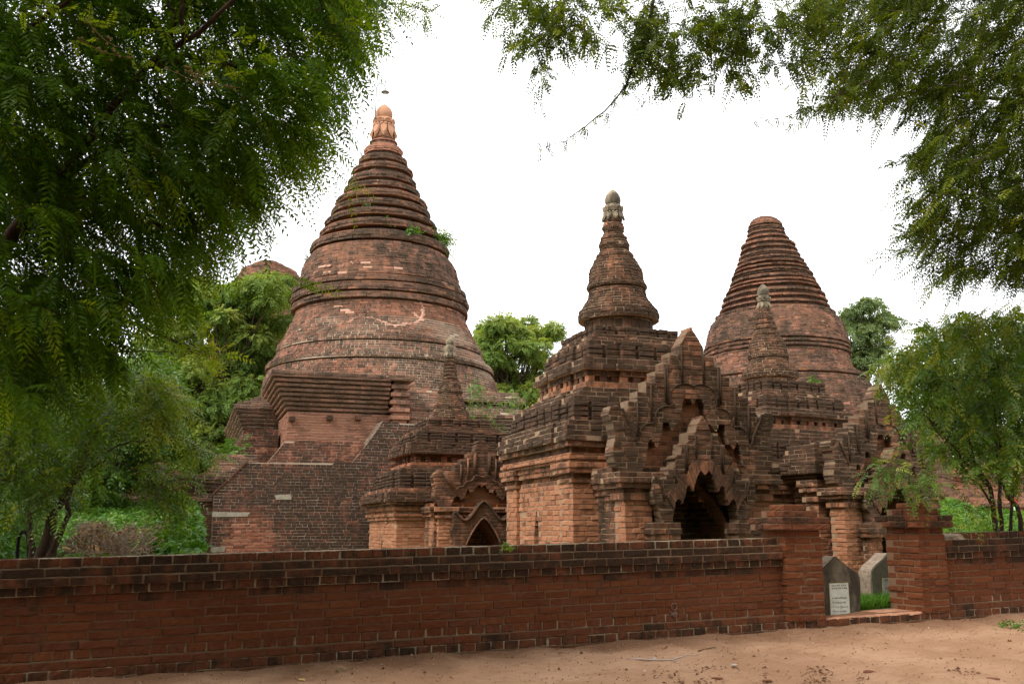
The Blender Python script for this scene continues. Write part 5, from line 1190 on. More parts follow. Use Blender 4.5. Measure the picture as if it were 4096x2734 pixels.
# ---- big feathery tree leaning in from the left
t1 = thing('feathery_tree', 'large dark green feathery tree leaning in from the left, limbs crossing the sky', 'tree', (*P(-620, 2400, 9.0)[:2], 0.0))
mb = MB(); b0 = np.array([*P(-620, 2400, 9.0)[:2], 0.0])
limb(mb, [b0, P(-520, 1900, 8.9), P(-300, 1450, 8.6), P(-110, 1180, 8.3)], 0.24, 0.15, 10)
tk1 = mb.build('trunk', [M_BARKR], t1)
mb = MB()
limb(mb, [P(-110, 1180, 8.3), P(60, 920, 8.0), P(320, 600, 7.8), P(590, 262, 7.6), P(735, 165, 7.5), P(900, 40, 7.4), P(1050, -130, 7.4)], 0.060, 0.014, 8, 0.012)
limb(mb, [P(-20, 1040, 8.2), P(240, 720, 8.3), P(520, 540, 8.4), P(760, 500, 8.5), P(980, 560, 8.7)], 0.055, 0.012, 7, 0.012)
limb(mb, [P(590, 262, 7.6), P(740, 230, 7.7), P(900, 250, 7.9), P(1100, 330, 8.2), P(1260, 420, 8.6)], 0.032, 0.006, 6, 0.012)
limb(mb, [P(735, 165, 7.5), P(725, 60, 7.3), P(720, -120, 7.2)], 0.026, 0.012, 6, 0.01); limb(mb, [P(640, 220, 7.6), P(700, 90, 7.4), P(640, -60, 7.3)], 0.018, 0.01, 6, 0.01)
limb(mb, [P(-300, 1450, 8.6), P(-60, 1330, 8.8), P(250, 1270, 9.0), P(560, 1300, 9.2), P(800, 1420, 9.4)], 0.06, 0.008, 7, 0.012)
limb(mb, [P(-200, 1260, 8.4), P(-260, 600, 8.0), P(-200, 0, 7.6), P(0, -500, 7.0)], 0.09, 0.04, 8, 0.02); limb(mb, [P(-230, 420, 7.9), P(0, 230, 7.6), P(180, 60, 7.3), P(420, -80, 7.2)], 0.03, 0.012, 7, 0.01)
limb(mb, [P(60, 920, 8.0), P(350, 860, 8.3), P(640, 900, 8.6), P(860, 1050, 8.9)], 0.03, 0.006, 6, 0.012)
core1 = [(-300, -500), (1420, -500), (1400, -40), (1350, 80), (1280, 260), (1190, 400), (1080, 520), (960, 610), (850, 700), (790, 830), (690, 960), (600, 1060), (500, 1160), (440, 1320), (260, 1450), (60, 1540), (-300, 1560)]
edge1 = [(1330, -80), (1500, -60), (1400, 110), (1310, 260), (1270, 400), (1220, 500), (1150, 600), (1060, 690), (990, 780), (900, 870), (810, 950), (730, 1030), (650, 1120), (590, 1210), (530, 1130), (740, 940), (860, 720), (1050, 600), (1200, 440), (1330, 230)]
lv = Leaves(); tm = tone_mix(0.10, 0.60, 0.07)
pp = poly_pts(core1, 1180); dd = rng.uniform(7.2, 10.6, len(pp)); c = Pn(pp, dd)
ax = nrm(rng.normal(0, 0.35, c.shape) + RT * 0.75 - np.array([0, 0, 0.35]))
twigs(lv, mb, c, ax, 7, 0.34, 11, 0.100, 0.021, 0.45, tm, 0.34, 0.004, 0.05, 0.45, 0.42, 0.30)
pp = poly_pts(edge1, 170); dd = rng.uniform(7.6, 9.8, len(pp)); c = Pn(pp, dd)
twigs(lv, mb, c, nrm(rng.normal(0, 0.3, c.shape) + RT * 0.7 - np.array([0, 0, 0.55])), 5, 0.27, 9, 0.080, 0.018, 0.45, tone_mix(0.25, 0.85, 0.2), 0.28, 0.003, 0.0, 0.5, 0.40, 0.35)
for px, py, dpt in ((1290, 330, 7.5), (1370, 150, 7.4), (1260, 540, 7.8), (1480, 40, 7.6), (1350, 690, 8.0), (1020, 850, 8.2), (1150, 1110, 8.4), (760, 1330, 8.6), (680, 1430, 8.8), (1660, 40, 8.0)):
    c = P(px, py, dpt) + rng.normal(0, .05, (2, 3)); twigs(lv, mb, c, nrm(rng.normal(0, 0.3, c.shape) + RT * 0.9 - np.array([0, 0, 0.4])), 3, 0.25, 9, 0.07, 0.013, 0.4, tone_mix(.4, .9, .3), 0.2, 0.003)
# yellow green flowering tips in front
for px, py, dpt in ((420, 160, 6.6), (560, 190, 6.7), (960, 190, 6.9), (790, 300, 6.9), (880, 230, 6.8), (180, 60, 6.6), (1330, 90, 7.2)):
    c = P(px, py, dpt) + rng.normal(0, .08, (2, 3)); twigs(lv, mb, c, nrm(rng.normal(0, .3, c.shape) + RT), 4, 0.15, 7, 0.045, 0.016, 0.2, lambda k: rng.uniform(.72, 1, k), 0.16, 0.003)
# unseen leaves over the path and a curtain behind the viewer, added for shade
k = 5200; x = rng.uniform(-15, 7.5, k); y = rng.uniform(-15, 9.5, k); z = rng.uniform(4.2, 9.5, k); dpt = x * sY + y * cY
ok = (z > 3.0 + 0.66 * np.maximum(dpt, 0)) & ~((x > 2.0) & (y > 3.0) & (rng.random(k) < 0.6)); c = np.stack([x, y, z], 1)[ok]
twigs(lv, None, c, rand_dir(len(c)), 3, 0.50, 5, 0.26, 0.11, 0.3, tm, 0.4, 0)
k = 9000; th = rng.uniform(math.pi * 0.90, math.pi * 1.80, k); r = rng.uniform(9.0, 14, k); c = np.stack([np.cos(th) * r, np.sin(th) * r, rng.uniform(0.6, 8, k)], 1)  # leaf curtain added to keep sky light off the wall front
twigs(lv, None, c, rand_dir(k), 3, 0.55, 5, 0.30, 0.18, 0.5, tm, 0.5, 0)
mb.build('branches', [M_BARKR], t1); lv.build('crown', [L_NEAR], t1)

# dangling flower balls on the left tree
fl = Leaves(); mb = MB(); M_BALL = mat_simple('dry_flower_balls', (0.30, 0.22, 0.08), (0.2, 0.14, 0.05), 30)
for (xa, ya_, xb_, yb2, dpt) in ((660, 270, 960, 350, 6.7), (340, 70, 480, 190, 6.5), (760, 260, 800, 300, 6.6), (310, 150, 540, 230, 6.6)):
    pts = [P(xa + (xb_ - xa) * t, ya_ + (yb2 - ya_) * t + 22 * math.sin(math.pi * t), dpt) for t in np.linspace(0, 1, 9)]; tube(mb, pts, 0.0035, 4)
    for q in range(13):
        t = rng.random(); p = pts[int(t * 8)] + rng.normal(0, 0.022, 3); lathe(mb, p[0], p[1], [(0.001, p[2] - .011), (.009, p[2] - .006), (.0115, p[2]), (.009, p[2] + .006), (.001, p[2] + .011)], 7)
mb.build('flower_sprays', [M_BALL], t1)

# ---- right overhanging tree
t2 = thing('feathery_tree', 'olive green feathery tree overhanging from the upper right, long sprays dangling over the sky', 'tree', (*P(5250, 2350, 13.5)[:2], 0.2))
mb = MB(); b0 = np.array([*P(5250, 2350, 13.5)[:2], 0.2]); limb(mb, [b0, P(5150, 1700, 13.4), P(4950, 1000, 13.0), P(4700, 400, 12.6), P(4450, -200, 12)], 0.30, 0.14, 10); mb.build('trunk', [M_BARK], t2)
mb = MB()
limb(mb, [P(4900, 900, 13.0), P(4500, 560, 12.8), P(4150, 420, 12.6), P(3800, 380, 12.4), P(3560, 330, 12.3)], 0.07, 0.008, 7, 0.02); limb(mb, [P(4950, 1000, 13), P(4500, 820, 12.7), P(4200, 760, 12.5), P(3800, 780, 12.3)], 0.06, 0.007, 7, 0.02)
limb(mb, [P(4700, 400, 12.6), P(4200, -30, 12.2), P(3500, -240, 11.8), P(2800, -320, 11.4), P(2350, -300, 11.2)], 0.11, 0.02, 8, 0.02)
br_main = limb(mb, [P(2680, -280, 11.3), P(2610, 20, 11.2), P(2560, 180, 11.2), P(2500, 350, 11.2), P(2400, 460, 11.2), P(2280, 550, 11.2), P(2160, 600, 11.2)], 0.028, 0.003, 6, 0.012, 24)
subs = [[(2380, -60), (2470, 90), (2540, 170), (2580, 210)], [(2580, 240), (2650, 290), (2740, 330), (2810, 350)], [(2120, -250), (2120, -20), (2110, 140), (2020, 210)], [(2200, -250), (2210, 0), (2200, 180), (2190, 330)], [(2300, -200), (2310, 60), (2330, 140)],
        [(2900, -250), (2910, 60), (2930, 200), (2950, 300)], [(3000, -200), (3030, 50), (3100, 130), (3160, 160)], [(3300, -200), (3240, 60), (3220, 190)], [(3380, 230), (3200, 250), (3060, 262)], [(3480, 320), (3300, 400), (3140, 470), (3020, 486)], [(3400, 360), (3250, 455), (3180, 480)], [(3120, -150), (3200, -10), (3260, 100)], [(2760, -220), (2740, 60), (2720, 140)]]
sub_c = [limb(mb, [P(x, y, 11.3 + rng.normal(0, .25)) for x, y in sb], 0.010, 0.002, 5, 0.01, 12) for sb in subs]
lv = Leaves(); tm2 = tone_mix(0.05, 0.60, 0.12)
right_poly = [(3300, -300), (3280, 60), (3360, 140), (3290, 240), (3390, 330), (3420, 400), (3520, 400), (3620, 440), (3730, 430), (3760, 480), (3700, 560), (3650, 640), (3720, 720), (3690, 860), (3650, 960), (3780, 1050), (3850, 1110), (3960, 1070), (4096, 1090), (4400, 1050), (4400, -300)]
pp = poly_pts(right_poly, 1350); dd = rng.uniform(11.2, 14.5, len(pp)); dd[pp[:, 1] > 800] += 0.3; c = Pn(pp, dd)
ax = nrm(rng.normal(0, 0.35, c.shape) - RT * 0.75 - np.array([0, 0, 0.40])); twigs(lv, mb, c, ax, 7, 0.28, 9, 0.082, 0.021, 0.35, tm2, 0.32, 0.004, 0.05, 0.35, 0.45, 0.35)
blobs = [((2190, 60), 130, 55, 30), ((2120, 150), 60, 40, 14), ((2260, 20), 90, 60, 24), ((2230, 130), 70, 60, 16), ((2180, 260), 30, 70, 8), ((2330, 110), 50, 60, 10), ((2060, -10), 90, 40, 16), ((2600, 60), 90, 110, 34), ((2640, 150), 80, 80, 24), ((2740, 200), 90, 90, 30), ((2700, 300), 70, 45, 14), ((2560, 200), 50, 70, 14), ((2840, 80), 90, 110, 40), ((2950, 230), 60, 80, 22), ((2900, 130), 70, 90, 22), ((3000, 60), 70, 70, 22), ((3070, 160), 45, 50, 8), ((3140, 50), 60, 80, 18), ((3220, 180), 45, 80, 12), ((3250, 60), 60, 80, 20), ((3180, 300), 50, 40, 5), ((3340, 320), 60, 60, 14), ((2420, 10), 60, 30, 8), ((1650, 10), 30, 30, 3), ((1690, 70), 20, 40, 2)]
for (x, y), sx, sy, n_ in blobs:
    pp = np.stack([rng.normal(x, sx * .62, n_), rng.normal(y, sy * .58, n_)], 1); c = Pn(pp, rng.uniform(10.8, 11.9, n_)); twigs(lv, mb, c, nrm(rng.normal(0, 0.5, c.shape) - np.array([0, 0, 0.6])), 4, 0.21, 7, 0.060, 0.025, 0.3, tm2, 0.24, 0.004)
for cu, den in [(br_main, 11)] + [(q, 5) for q in sub_c]:
    m = len(cu)
    for i in range(2, m):
        n_ = den if i < m * 0.6 else max(2, den // 3); b = np.repeat(cu[i][None], n_, 0) + rng.normal(0, .02, (n_, 3)); d = nrm(rng.normal(0, .8, (n_, 3)) - np.array([0, 0, .5])); sc = 1.0 - 0.45 * i / m
        fronds(lv, b, d, 0.22 * sc * rng.uniform(.8, 1.2, n_), 7, 0.060 * sc, 0.024 * sc + .002, .2, tm2(n_))
k = 1500; x = rng.uniform(8, 22, k); y = rng.uniform(-9, 7.5, k); z = rng.uniform(5, 11, k); dpt = x * sY + y * cY; ok = (z > 3.0 + 0.66 * np.maximum(dpt, 0)); c = np.stack([x, y, z], 1)[ok]
twigs(lv, None, c, rand_dir(len(c)), 3, 0.5, 5, 0.26, 0.11, 0.3, tm2, 0.4, 0)  # unseen leaves added overhead for shade
mb.build('branches', [M_BARK], t2); lv.build('crown', [L_RIGHT], t2)

# ---- trees further back
def lump_tree(name, label, base_px, D, poly, nl, rpx, leafL, mat, tone, per=60, dspread=1.6, group=None, pairs=4, trunk_r=0.16, hang=0.5, top_px=None, pl=None, pw=None, branches=True, sparse=0.0, bark=None):
    bx, by = base_px; b0 = P(bx, by, D); b0[2] = 0.1
    T = thing(name, label, 'tree', tuple(b0), group)
    a = np.array(poly, float); cen = a.mean(0); pts = poly_pts(poly, nl); dep = D + rng.uniform(-dspread, dspread, nl); C = Pn(pts, dep)
    mb = MB(); tp = P(*(top_px or (cen[0], cen[1] + 0.15 * (a[:, 1].max() - cen[1]))), D); tr = limb(mb, [b0, b0 * .5 + tp * .5 + np.array([rng.normal(0, .2), 0, 0]), tp], trunk_r, trunk_r * .45, 8, 0.04); mb.build('trunk', [bark or M_BARK], T)
    mb = MB(); lv = Leaves(); sc = D / F
    for i in range(nl):
        r = rng.uniform(*rpx) * sc; k = int(per * rng.uniform(0.7, 1.2))
        if branches:
            j = min(len(tr) - 1, int(len(tr) * rng.uniform(0.35, 1.0))); s0 = tr[j]; mid = s0 * .45 + C[i] * .55 + np.array([0, 0, -0.12 * np.linalg.norm(C[i] - s0)]) + rng.normal(0, .06, 3); tube(mb, [s0, mid, C[i] + [0, 0, r * .3]], [trunk_r * .35, trunk_r * .2, trunk_r * .06], 5)
        dr = rand_dir(k); dr[:, 2] = np.abs(dr[:, 2]) * 1.1 - 0.35; dr = nrm(dr); rr = r * rng.uniform(0.45, 1.05, (k, 1))
        b = C[i] + dr * rr * np.array([1.15, 1.15, 0.8]); d = nrm(dr * 0.8 + rng.normal(0, .35, (k, 3)) - np.array([0, 0, hang * .4]))
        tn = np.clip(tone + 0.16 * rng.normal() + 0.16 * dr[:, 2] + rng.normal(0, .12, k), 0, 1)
        fronds(lv, b, d, leafL * rng.uniform(.7, 1.2, k), pairs, pl or leafL * .42, pw or leafL * .16, hang, tn, 0.6, 0.35)
    if branches: mb.build('branches', [bark or M_BARK], T)
    lv.build('crown', [mat], T); return T
p3 = [(600, 1290), (700, 1150), (790, 1110), (880, 1170), (960, 1160), (1020, 1100), (1090, 1130), (1150, 1100), (1210, 1150), (1180, 1350), (1130, 1480), (1050, 1560), (990, 1640), (930, 1740), (850, 1850), (640, 1860), (520, 1700), (560, 1500)]
lump_tree('broadleaf_tree', 'pale green bushy tree standing behind the left side of the tallest stupa', (900, 2100), 37.0, p3, 150, (32, 70), 0.34, L_MID, 0.50, 120, 1.5, 'trees behind the monuments', 5, 0.22)
p4 = [(1895, 1370), (1930, 1310), (1995, 1262), (2060, 1270), (2085, 1310), (2140, 1275), (2185, 1280), (2225, 1315), (2205, 1360), (2215, 1400), (2200, 1450), (2170, 1520), (2150, 1660), (2000, 1660), (1960, 1560), (1910, 1440)]
lump_tree('broadleaf_tree', 'bright green tree rising in the gap between the tallest stupa and the temple', (2060, 2100), 43.0, p4, 80, (22, 44), 0.34, L_MID, 0.58, 95, 1.5, 'trees behind the monuments', 5, 0.2, top_px=(2010, 1430))
p5 = [(3380, 1260), (3440, 1215), (3500, 1200), (3560, 1280), (3560, 1370), (3535, 1420), (3550, 1500), (3480, 1560), (3400, 1480)]
lump_tree('broadleaf_tree', 'greyish green tree with a thin open top just right of the broken stupa', (3480, 2100), 52.0, p5, 34, (22, 45), 0.42, L_FAR, 0.5, 80, 1.6, 'trees behind the monuments', 4, 0.2, top_px=(3470, 1350))
p5b = [(3560, 1500), (3620, 1440), (3720, 1420), (3880, 1380), (4096, 1330), (4300, 1350), (4300, 2020), (3900, 1980), (3700, 1900), (3580, 1900)]
lump_tree('broadleaf_tree', 'dense green tree filling the background behind the leafy sapling', (3950, 2100), 47.0, p5b, 80, (45, 85), 0.50, L_FAR, 0.55, 90, 2.0, 'trees behind the monuments', 4, 0.25)
p5c = [(-200, 1350), (200, 1380), (500, 1420), (640, 1500), (640, 1800), (500, 1900), (300, 1990), (-200, 2000)]
lump_tree('broadleaf_tree', 'dark dense tree behind the slender leaning tree at the left edge', (150, 2150), 24.0, p5c, 70, (55, 110), 0.34, L_NEEM, 0.25, 100, 2.0, 'trees behind the monuments', 5, 0.2)

# ---- neem like tree at lower left with leaning stems
def stems_tree(name, label, base, stems, D, crown_sets, mat, bark, tone):
    T = thing(name, label, 'tree', base); mb = MB()
    for pts, r0, r1 in stems: limb(mb, [P(x, y, D + dz) for x, y, dz in pts], r0, r1, 8, 0.008)
    mb.build('trunk', [bark], T); mb = MB(); lv = Leaves()
    for poly, n_, d0, d1, axv, nfr, L, pairs, pl, pw, tn in crown_sets:
        pp = poly_pts(poly, n_); c = Pn(pp, rng.uniform(d0, d1, n_)); twigs(lv, mb, c, nrm(rng.normal(0, .45, c.shape) + np.array(axv)), nfr, L, pairs, pl, pw, 0.45, tn, 0.22, 0.004, 0.1, 0.5)
    mb.build('branches', [bark], T); lv.build('crown', [mat], T); return T
g7 = P(150, 2300, 11.3); g7[2] = 0.1
c7a = [(-200, 1560), (100, 1500), (400, 1440), (560, 1470), (660, 1540), (690, 1590), (650, 1650), (540, 1690), (450, 1740), (390, 1800), (340, 1880), (270, 1950), (200, 2010), (80, 2040), (-200, 2150)]
c7b = [(560, 1480), (680, 1540), (730, 1610), (700, 1700), (600, 1740), (560, 1640)]
stems_tree('slender_tree', 'slender tree with leaning reddish stems behind the wall at far left', tuple(g7),
    [([(140, 2330, 0), (195, 2125, 0), (218, 2039, 0), (258, 1981, .1), (304, 1901, .2), (360, 1780, .4), (430, 1650, .6)], 0.085, 0.02), ([(185, 2330, 0), (225, 2170, .1), (262, 2080, .2), (275, 1990, .3), (300, 1850, .5)], 0.05, 0.02), ([(130, 2330, .2), (128, 2200, .2), (122, 2050, .3), (150, 1900, .4), (120, 1700, .5)], 0.045, 0.02), ([(190, 2240, -.1), (225, 2170, -.1), (252, 2125, -.1)], 0.045, 0.03),
     ([(304, 1901, .2), (430, 1800, .1), (560, 1760, 0), (700, 1760, -.1)], 0.02, 0.005), ([(258, 1981, 0), (400, 1850, 0), (540, 1880, 0), (600, 1950, 0)], 0.016, 0.004), ([(120, 1700, .5), (200, 1400, .4), (420, 1400, .2), (700, 1410, 0)], 0.03, 0.005)], 11.3,
    [(c7a, 520, 10.6, 13.5, (0.5, -0.2, -0.35), 5, 0.30, 7, 0.075, 0.021, tone_mix(0.1, 0.6, 0.10)), (c7b, 60, 10.4, 11.6, (0.6, -.3, -.4), 5, 0.30, 7, 0.07, 0.020, tone_mix(.4, .8, .3)),
     ([(760, 1760), (830, 1760), (820, 1800), (740, 1800)], 9, 10.8, 11.2, (.7, -.2, -.5), 4, .28, 7, .07, .019, tone_mix(.4, .8, .2)), ([(590, 1860), (680, 1850), (700, 1920), (620, 1980), (560, 1940)], 26, 10.8, 11.3, (.5, -.2, -.5), 4, .28, 7, .07, .019, tone_mix(.3, .7, .2)), ([(640, 1960), (740, 1980), (720, 2010), (640, 2000)], 8, 10.8, 11.3, (.5, -.2, -.5), 4, .28, 7, .07, .019, tone_mix(.3, .7, .2)), ([(780, 1360), (870, 1370), (880, 1400), (790, 1450)], 7, 10.0, 10.6, (.8, -.2, -.3), 4, .28, 7, .07, .02, tone_mix(.5, .9, .4))],
    L_NEEM, M_BARKR, 0.4)

# ---- leafy sapling at the right, just behind the wall
g6 = P(4020, 2200, 14.0); g6[2] = 0.2
c6 = [(3560, 1480), (3620, 1440), (3660, 1370), (3680, 1320), (3760, 1290), (3860, 1280), (3960, 1260), (4090, 1250), (4350, 1260), (4350, 1900), (4096, 1900), (4000, 1880), (3900, 1880), (3800, 1850), (3720, 1800), (3650, 1720), (3600, 1600)]
c6e = [(3500, 1470), (3560, 1440), (3640, 1380), (3690, 1300), (3760, 1270), (3850, 1250), (3960, 1240), (4090, 1225), (4096, 1300), (3900, 1320), (3720, 1380), (3640, 1480), (3560, 1520)]
stems_tree('leafy_sapling', 'leafy green many stemmed sapling behind the wall right of the gate', tuple(g6),
    [([(3995, 2250, 0), (3975, 2050, 0), (3960, 1945, 0), (3900, 1860, 0), (3870, 1750, 0), (3820, 1560, .1), (3790, 1400, .2)], 0.045, 0.010), ([(4078, 2250, .1), (4080, 2045, .1), (4030, 1990, .1), (4010, 1900, .1), (4000, 1700, .2), (3990, 1450, .3)], 0.04, 0.010), ([(3960, 1945, 0), (3880, 1870, -.1), (3770, 1730, -.3), (3700, 1650, -.4), (3590, 1490, -.6)], 0.024, 0.006), ([(4020, 2250, .1), (3960, 2000, .1), (3870, 1890, 0), (3760, 1740, -.1), (3640, 1560, -.3)], 0.020, 0.006), ([(4015, 2250, .3), (3998, 1950, .3), (3985, 1750, .4), (3960, 1500, .5)], 0.036, 0.010), ([(4030, 2250, .4), (4045, 2100, .4), (4060, 1900, .5), (4120, 1600, .6)], 0.03, 0.01), ([(3960, 1945, 0), (3860, 1930, -.5), (3700, 1895, -.9), (3580, 1850, -1.1)], 0.010, 0.003)], 14.0,
    [(c6, 470, 13.0, 15.6, (-.45, -.15, -.25), 5, 0.29, 7, 0.085, 0.030, tone_mix(.15, .6, .12)), (c6e, 90, 13.2, 14.6, (-.5, -.1, -.1), 4, 0.27, 7, 0.075, 0.026, tone_mix(.5, .95, .45)),
     ([(3470, 1890), (3540, 1830), (3600, 1800), (3640, 1850), (3600, 1900), (3540, 1930)], 14, 12.8, 13.2, (-.8, -.2, -.4), 4, .24, 8, .06, .017, tone_mix(.15, .5, .05)), ([(3640, 1850), (3720, 1860), (3760, 1920), (3720, 1950), (3640, 1960)], 15, 12.8, 13.2, (-.6, -.2, -.6), 4, .24, 8, .06, .015, tone_mix(.15, .55, .1)), ([(3830, 1980), (3960, 2000), (3980, 2100), (3850, 2090)], 12, 13.2, 14, (-.3, -.2, -.3), 4, .22, 6, .06, .02, tone_mix(.2, .6, .1))],
    L_SAP, M_BARKR, 0.4)

# ================================================================== UNDERGROWTH AND GRASS
def leafy_mass(name, regions, mat, tone, size, kind='stuff', parent=None, label=None):
    lv = Leaves()
    for poly, n_, d0, d1 in regions:
        pp = poly_pts(poly, n_); a = np.array(poly); y0, y1 = a[:, 1].min(), a[:, 1].max(); f = np.clip((y1 - pp[:, 1]) / (y1 - y0), 0, 1)
        d = d0 + (d1 - d0) * f + rng.uniform(-.8, .8, n_); c = Pn(pp, d); c[:, 2] = np.maximum(c[:, 2], 0.05)
        dv = nrm(rng.normal(0, .6, c.shape) + np.array([0, -.3, .5])); sz = size * rng.uniform(.6, 1.4, n_)
        cl = 0.5 + 0.5 * np.sin(pp[:, 0] * .05 + 3 * np.sin(pp[:, 1] * .06)); 
        fronds(lv, c, dv, sz, 3, size * .55, size * .34, .5, np.clip(tone + .35 * (cl - .5) + rng.normal(0, .14, n_), 0, 1), .5, .4)
    o = lv.build(name, [mat], parent); tag(o, kind=kind)
    return o
leafy_mass('undergrowth', [([(-100, 2010), (100, 1990), (330, 2020), (420, 1985), (560, 2010), (640, 2000), (720, 1975), (790, 2010), (790, 2260), (-100, 2260)], 9500, 12.5, 26.0), ([(640, 2160), (700, 2080), (790, 2050), (795, 2260), (640, 2260)], 700, 12.5, 14.5), ([(-100, 2060), (60, 2030), (150, 2100), (150, 2260), (-100, 2260)], 600, 12.2, 14.0)], L_WEED, 0.52, 0.17)
leafy_mass('ground_cover', [([(3700, 2010), (3800, 1990), (3900, 2030), (4200, 2060), (4200, 2190), (3760, 2190)], 5200, 15.5, 34.0)], L_WEED, 0.66, 0.16)
def grass(name, n_, tfun, h, mat=L_GRASS):
    T, Nn = tfun(n_); q = WA[:2] + T[:, None] * WE + Nn[:, None] * WN; z = ground_h(q[:, 0], q[:, 1]); b = np.concatenate([q, z[:, None]], 1)
    hh = h * rng.uniform(.5, 1.3, n_); d = nrm(rng.normal(0, .38, (n_, 3)) * np.array([1, 1, .2]) + np.array([0, 0, 1])); s = nrm(np.cross(d, rng.normal(0, 1, (n_, 3)))) * 0.0055
    m = b + d * hh[:, None] * .6; tip = b + d * hh[:, None] * .95 + rng.normal(0, .25, (n_, 3)) * hh[:, None] * np.array([1, 1, .3])
    lv = Leaves(); tn = np.clip(rng.normal(.5, .2, n_), 0, 1); lv.quads(np.stack([b - s, b + s, m + s * .8, m - s * .8], 1), tn); lv.quads(np.stack([m - s * .8, m + s * .8, tip, tip], 1), tn)
    o = lv.build(name, [mat], None); tag(o, kind='stuff'); return o
tg0, tg1 = tG1 - 1.0, tH1 + 2.0
grass('grass', 52000, lambda k: (rng.uniform(tG1 - 0.3, tH1 + 2.6, k), -0.55 - 3.6 * rng.random(k) ** 1.3), 0.19)

# heap of cut brush
bp = P(430, 2230, 13.2); bp[2] = 0.1
pile = thing('brush_pile', 'brown heap of cut dry branches and dead leaves behind the wall at left', 'brush pile', tuple(bp))
mb = MB()
def heap_pts(n_):
    pp = poly_pts([(250, 2260), (255, 2180), (300, 2130), (350, 2085), (420, 2100), (470, 2125), (530, 2100), (590, 2125), (640, 2090), (680, 2110), (690, 2170), (660, 2260)], n_); f = (2260 - pp[:, 1]) / 180; return Pn(pp, 12.6 + 1.3 * f + rng.uniform(-.25, .4, n_)), pp
hp, pp = heap_pts(760)
for i in range(760):
    d = nrm(rng.normal(0, 1, 3) * np.array([1, .6, .55])); l = rng.uniform(.15, .55); c = hp[i]; b = rng.normal(0, .06, 3); tube(mb, [c - d * l * .5, c + b, c + d * l * .5 + b * .4], [.006, .005, .002], 3, 0, .5, .3, False)
mb.build('dry_branches', [M_DRY], pile)
lv = Leaves(); hp, pp = heap_pts(1500); k = 1500; ok = (pp[:, 0] < 480) | (rng.random(k) < .25); hp = hp[ok]; k = len(hp); u = rand_dir(k) * rng.uniform(.02, .05, (k, 1)); w = np.cross(u, rand_dir(k)) * .8
lv.quads(np.stack([hp - u, hp + w, hp + u, hp - w], 1), rng.random(k)); lv.build('dead_leaves', [M_DRYL], pile)

# plants rooted in the brickwork
def weed(name, label, px, py, D, n_, L, spread, up, mat, tone, cat='plant', pairs=4, wfrac=.16, lean=0.0, group='plants rooted in the brickwork'):
    c = P(px, py, D); T = thing(name, label, cat, tuple(c), group); lv = Leaves(); b = np.repeat(c[None], n_, 0) + rng.normal(0, spread, (n_, 3)) * np.array([1, .3, .8]); d = nrm(rng.normal(0, .6, (n_, 3)) + np.array([0, -.4, up]) + RT * lean)
    fronds(lv, b, d, L * rng.uniform(.6, 1.3, n_), pairs, L * .4, L * wfrac, .35, np.clip(rng.normal(tone, .15, n_), 0, 1)); lv.build('leaves', [mat], T); return T
dS = lambda y: DA - rad(200, DA, zA(y)) 
weed('weed', 'small green weed on a ring at the right front of the tallest spire', 1655, 916, DA - 2.1, 16, .24, .10, .3, L_WEED, .5, pairs=3, wfrac=.3)
weed('weed', 'tiny grey green tuft on the middle rings of the tallest spire', 1488, 822, DA - 1.75, 8, .2, .08, .4, L_FAR, .5)
weed('weed', 'pair of little green sprigs between two rings, left of the spire centre', 1548, 888, DA - 2.0, 10, .16, .12, .2, L_WEED, .55, pairs=3, wfrac=.28)
weed('fern', 'feathery shrub growing sideways from the right edge of the tallest spire', 1738, 962, DA - .3, 30, .75, .12, .45, L_MID, .45, 'fern', 9, .045, 0.8)
weed('fern', 'green clump clinging below the feathery shrub on the right edge of the spire', 1748, 945, DA - .5, 26, .30, .16, .1, L_WEED, .35, 'fern', 5, .14)
weed('weed', 'green tuft on the shoulder of the bell at the right edge of the tallest stupa', 1783, 1030, DA - .5, 10, .22, .12, .3, L_WEED, .5)
weed('shrub', 'thin bare shrub sticking out at the left shoulder of the tallest stupa', 1237, 1045, DA - .6, 12, .5, .06, .5, L_FAR, .4, 'shrub', 6, .05, -0.5)
weed('weed', 'bushy tuft on the top of the low corner pier left of the buttress', 935, 1795, 25.2, 30, .30, .16, .5, L_WEED, .6)
weed('weed', 'drooping green weed down the left edge of the low corner pier', 838, 1860, 25.2, 26, .26, .2, -.2, L_WEED, .45)
weed('weed', 'small pale weed on the cornice of the low corner pier', 900, 1888, 25.0, 9, .16, .06, .3, L_WEED, .8)
weed('weed', 'green weed on the lower ledge of the broken ringed stupa', 3258, 1526, DE - 4.4, 12, .25, .12, .3, L_WEED, .5)
weed('weed', 'yellow green sprig on the roof edge of the second temple', 3325, 1778, 20.1, 8, .13, .05, .5, L_WEED, .95)
weed('weed', 'bright yellow green seedling by the wall top in front of the temple side wall', 2025, 2186, 10.2, 14, .07, .035, .6, L_WEED, .95, pairs=3, wfrac=.3)
vn = thing('creeper', 'straggling creeper trailing down the right terrace of the tallest stupa', 'creeper', tuple(P(1890, 1540, 29.2)), 'plants rooted in the brickwork'); mb = MB(); lv = Leaves()
for pts in ([(1880, 1535), (1895, 1590), (1920, 1620), (1945, 1680), (1975, 1730)], [(1890, 1540), (1930, 1580), (1950, 1640), (1985, 1700), (2020, 1735)], [(1900, 1545), (1890, 1600), (1888, 1660)], [(1950, 1600), (2030, 1625), (2090, 1610)], [(2050, 1560), (2052, 1600), (2055, 1640)]):
    cu = limb(mb, [P(x, y, 28.6) for x, y in pts], .012, .006, 4, .05, 14)
    for q in cu: 
        n_ = 4; fronds(lv, q[None] + rng.normal(0, .08, (n_, 3)), nrm(rng.normal(0, .7, (n_, 3)) + [0, -.5, -.1]), .12, 3, .05, .025, .3, np.clip(rng.normal(.65, .2, n_), 0, 1))
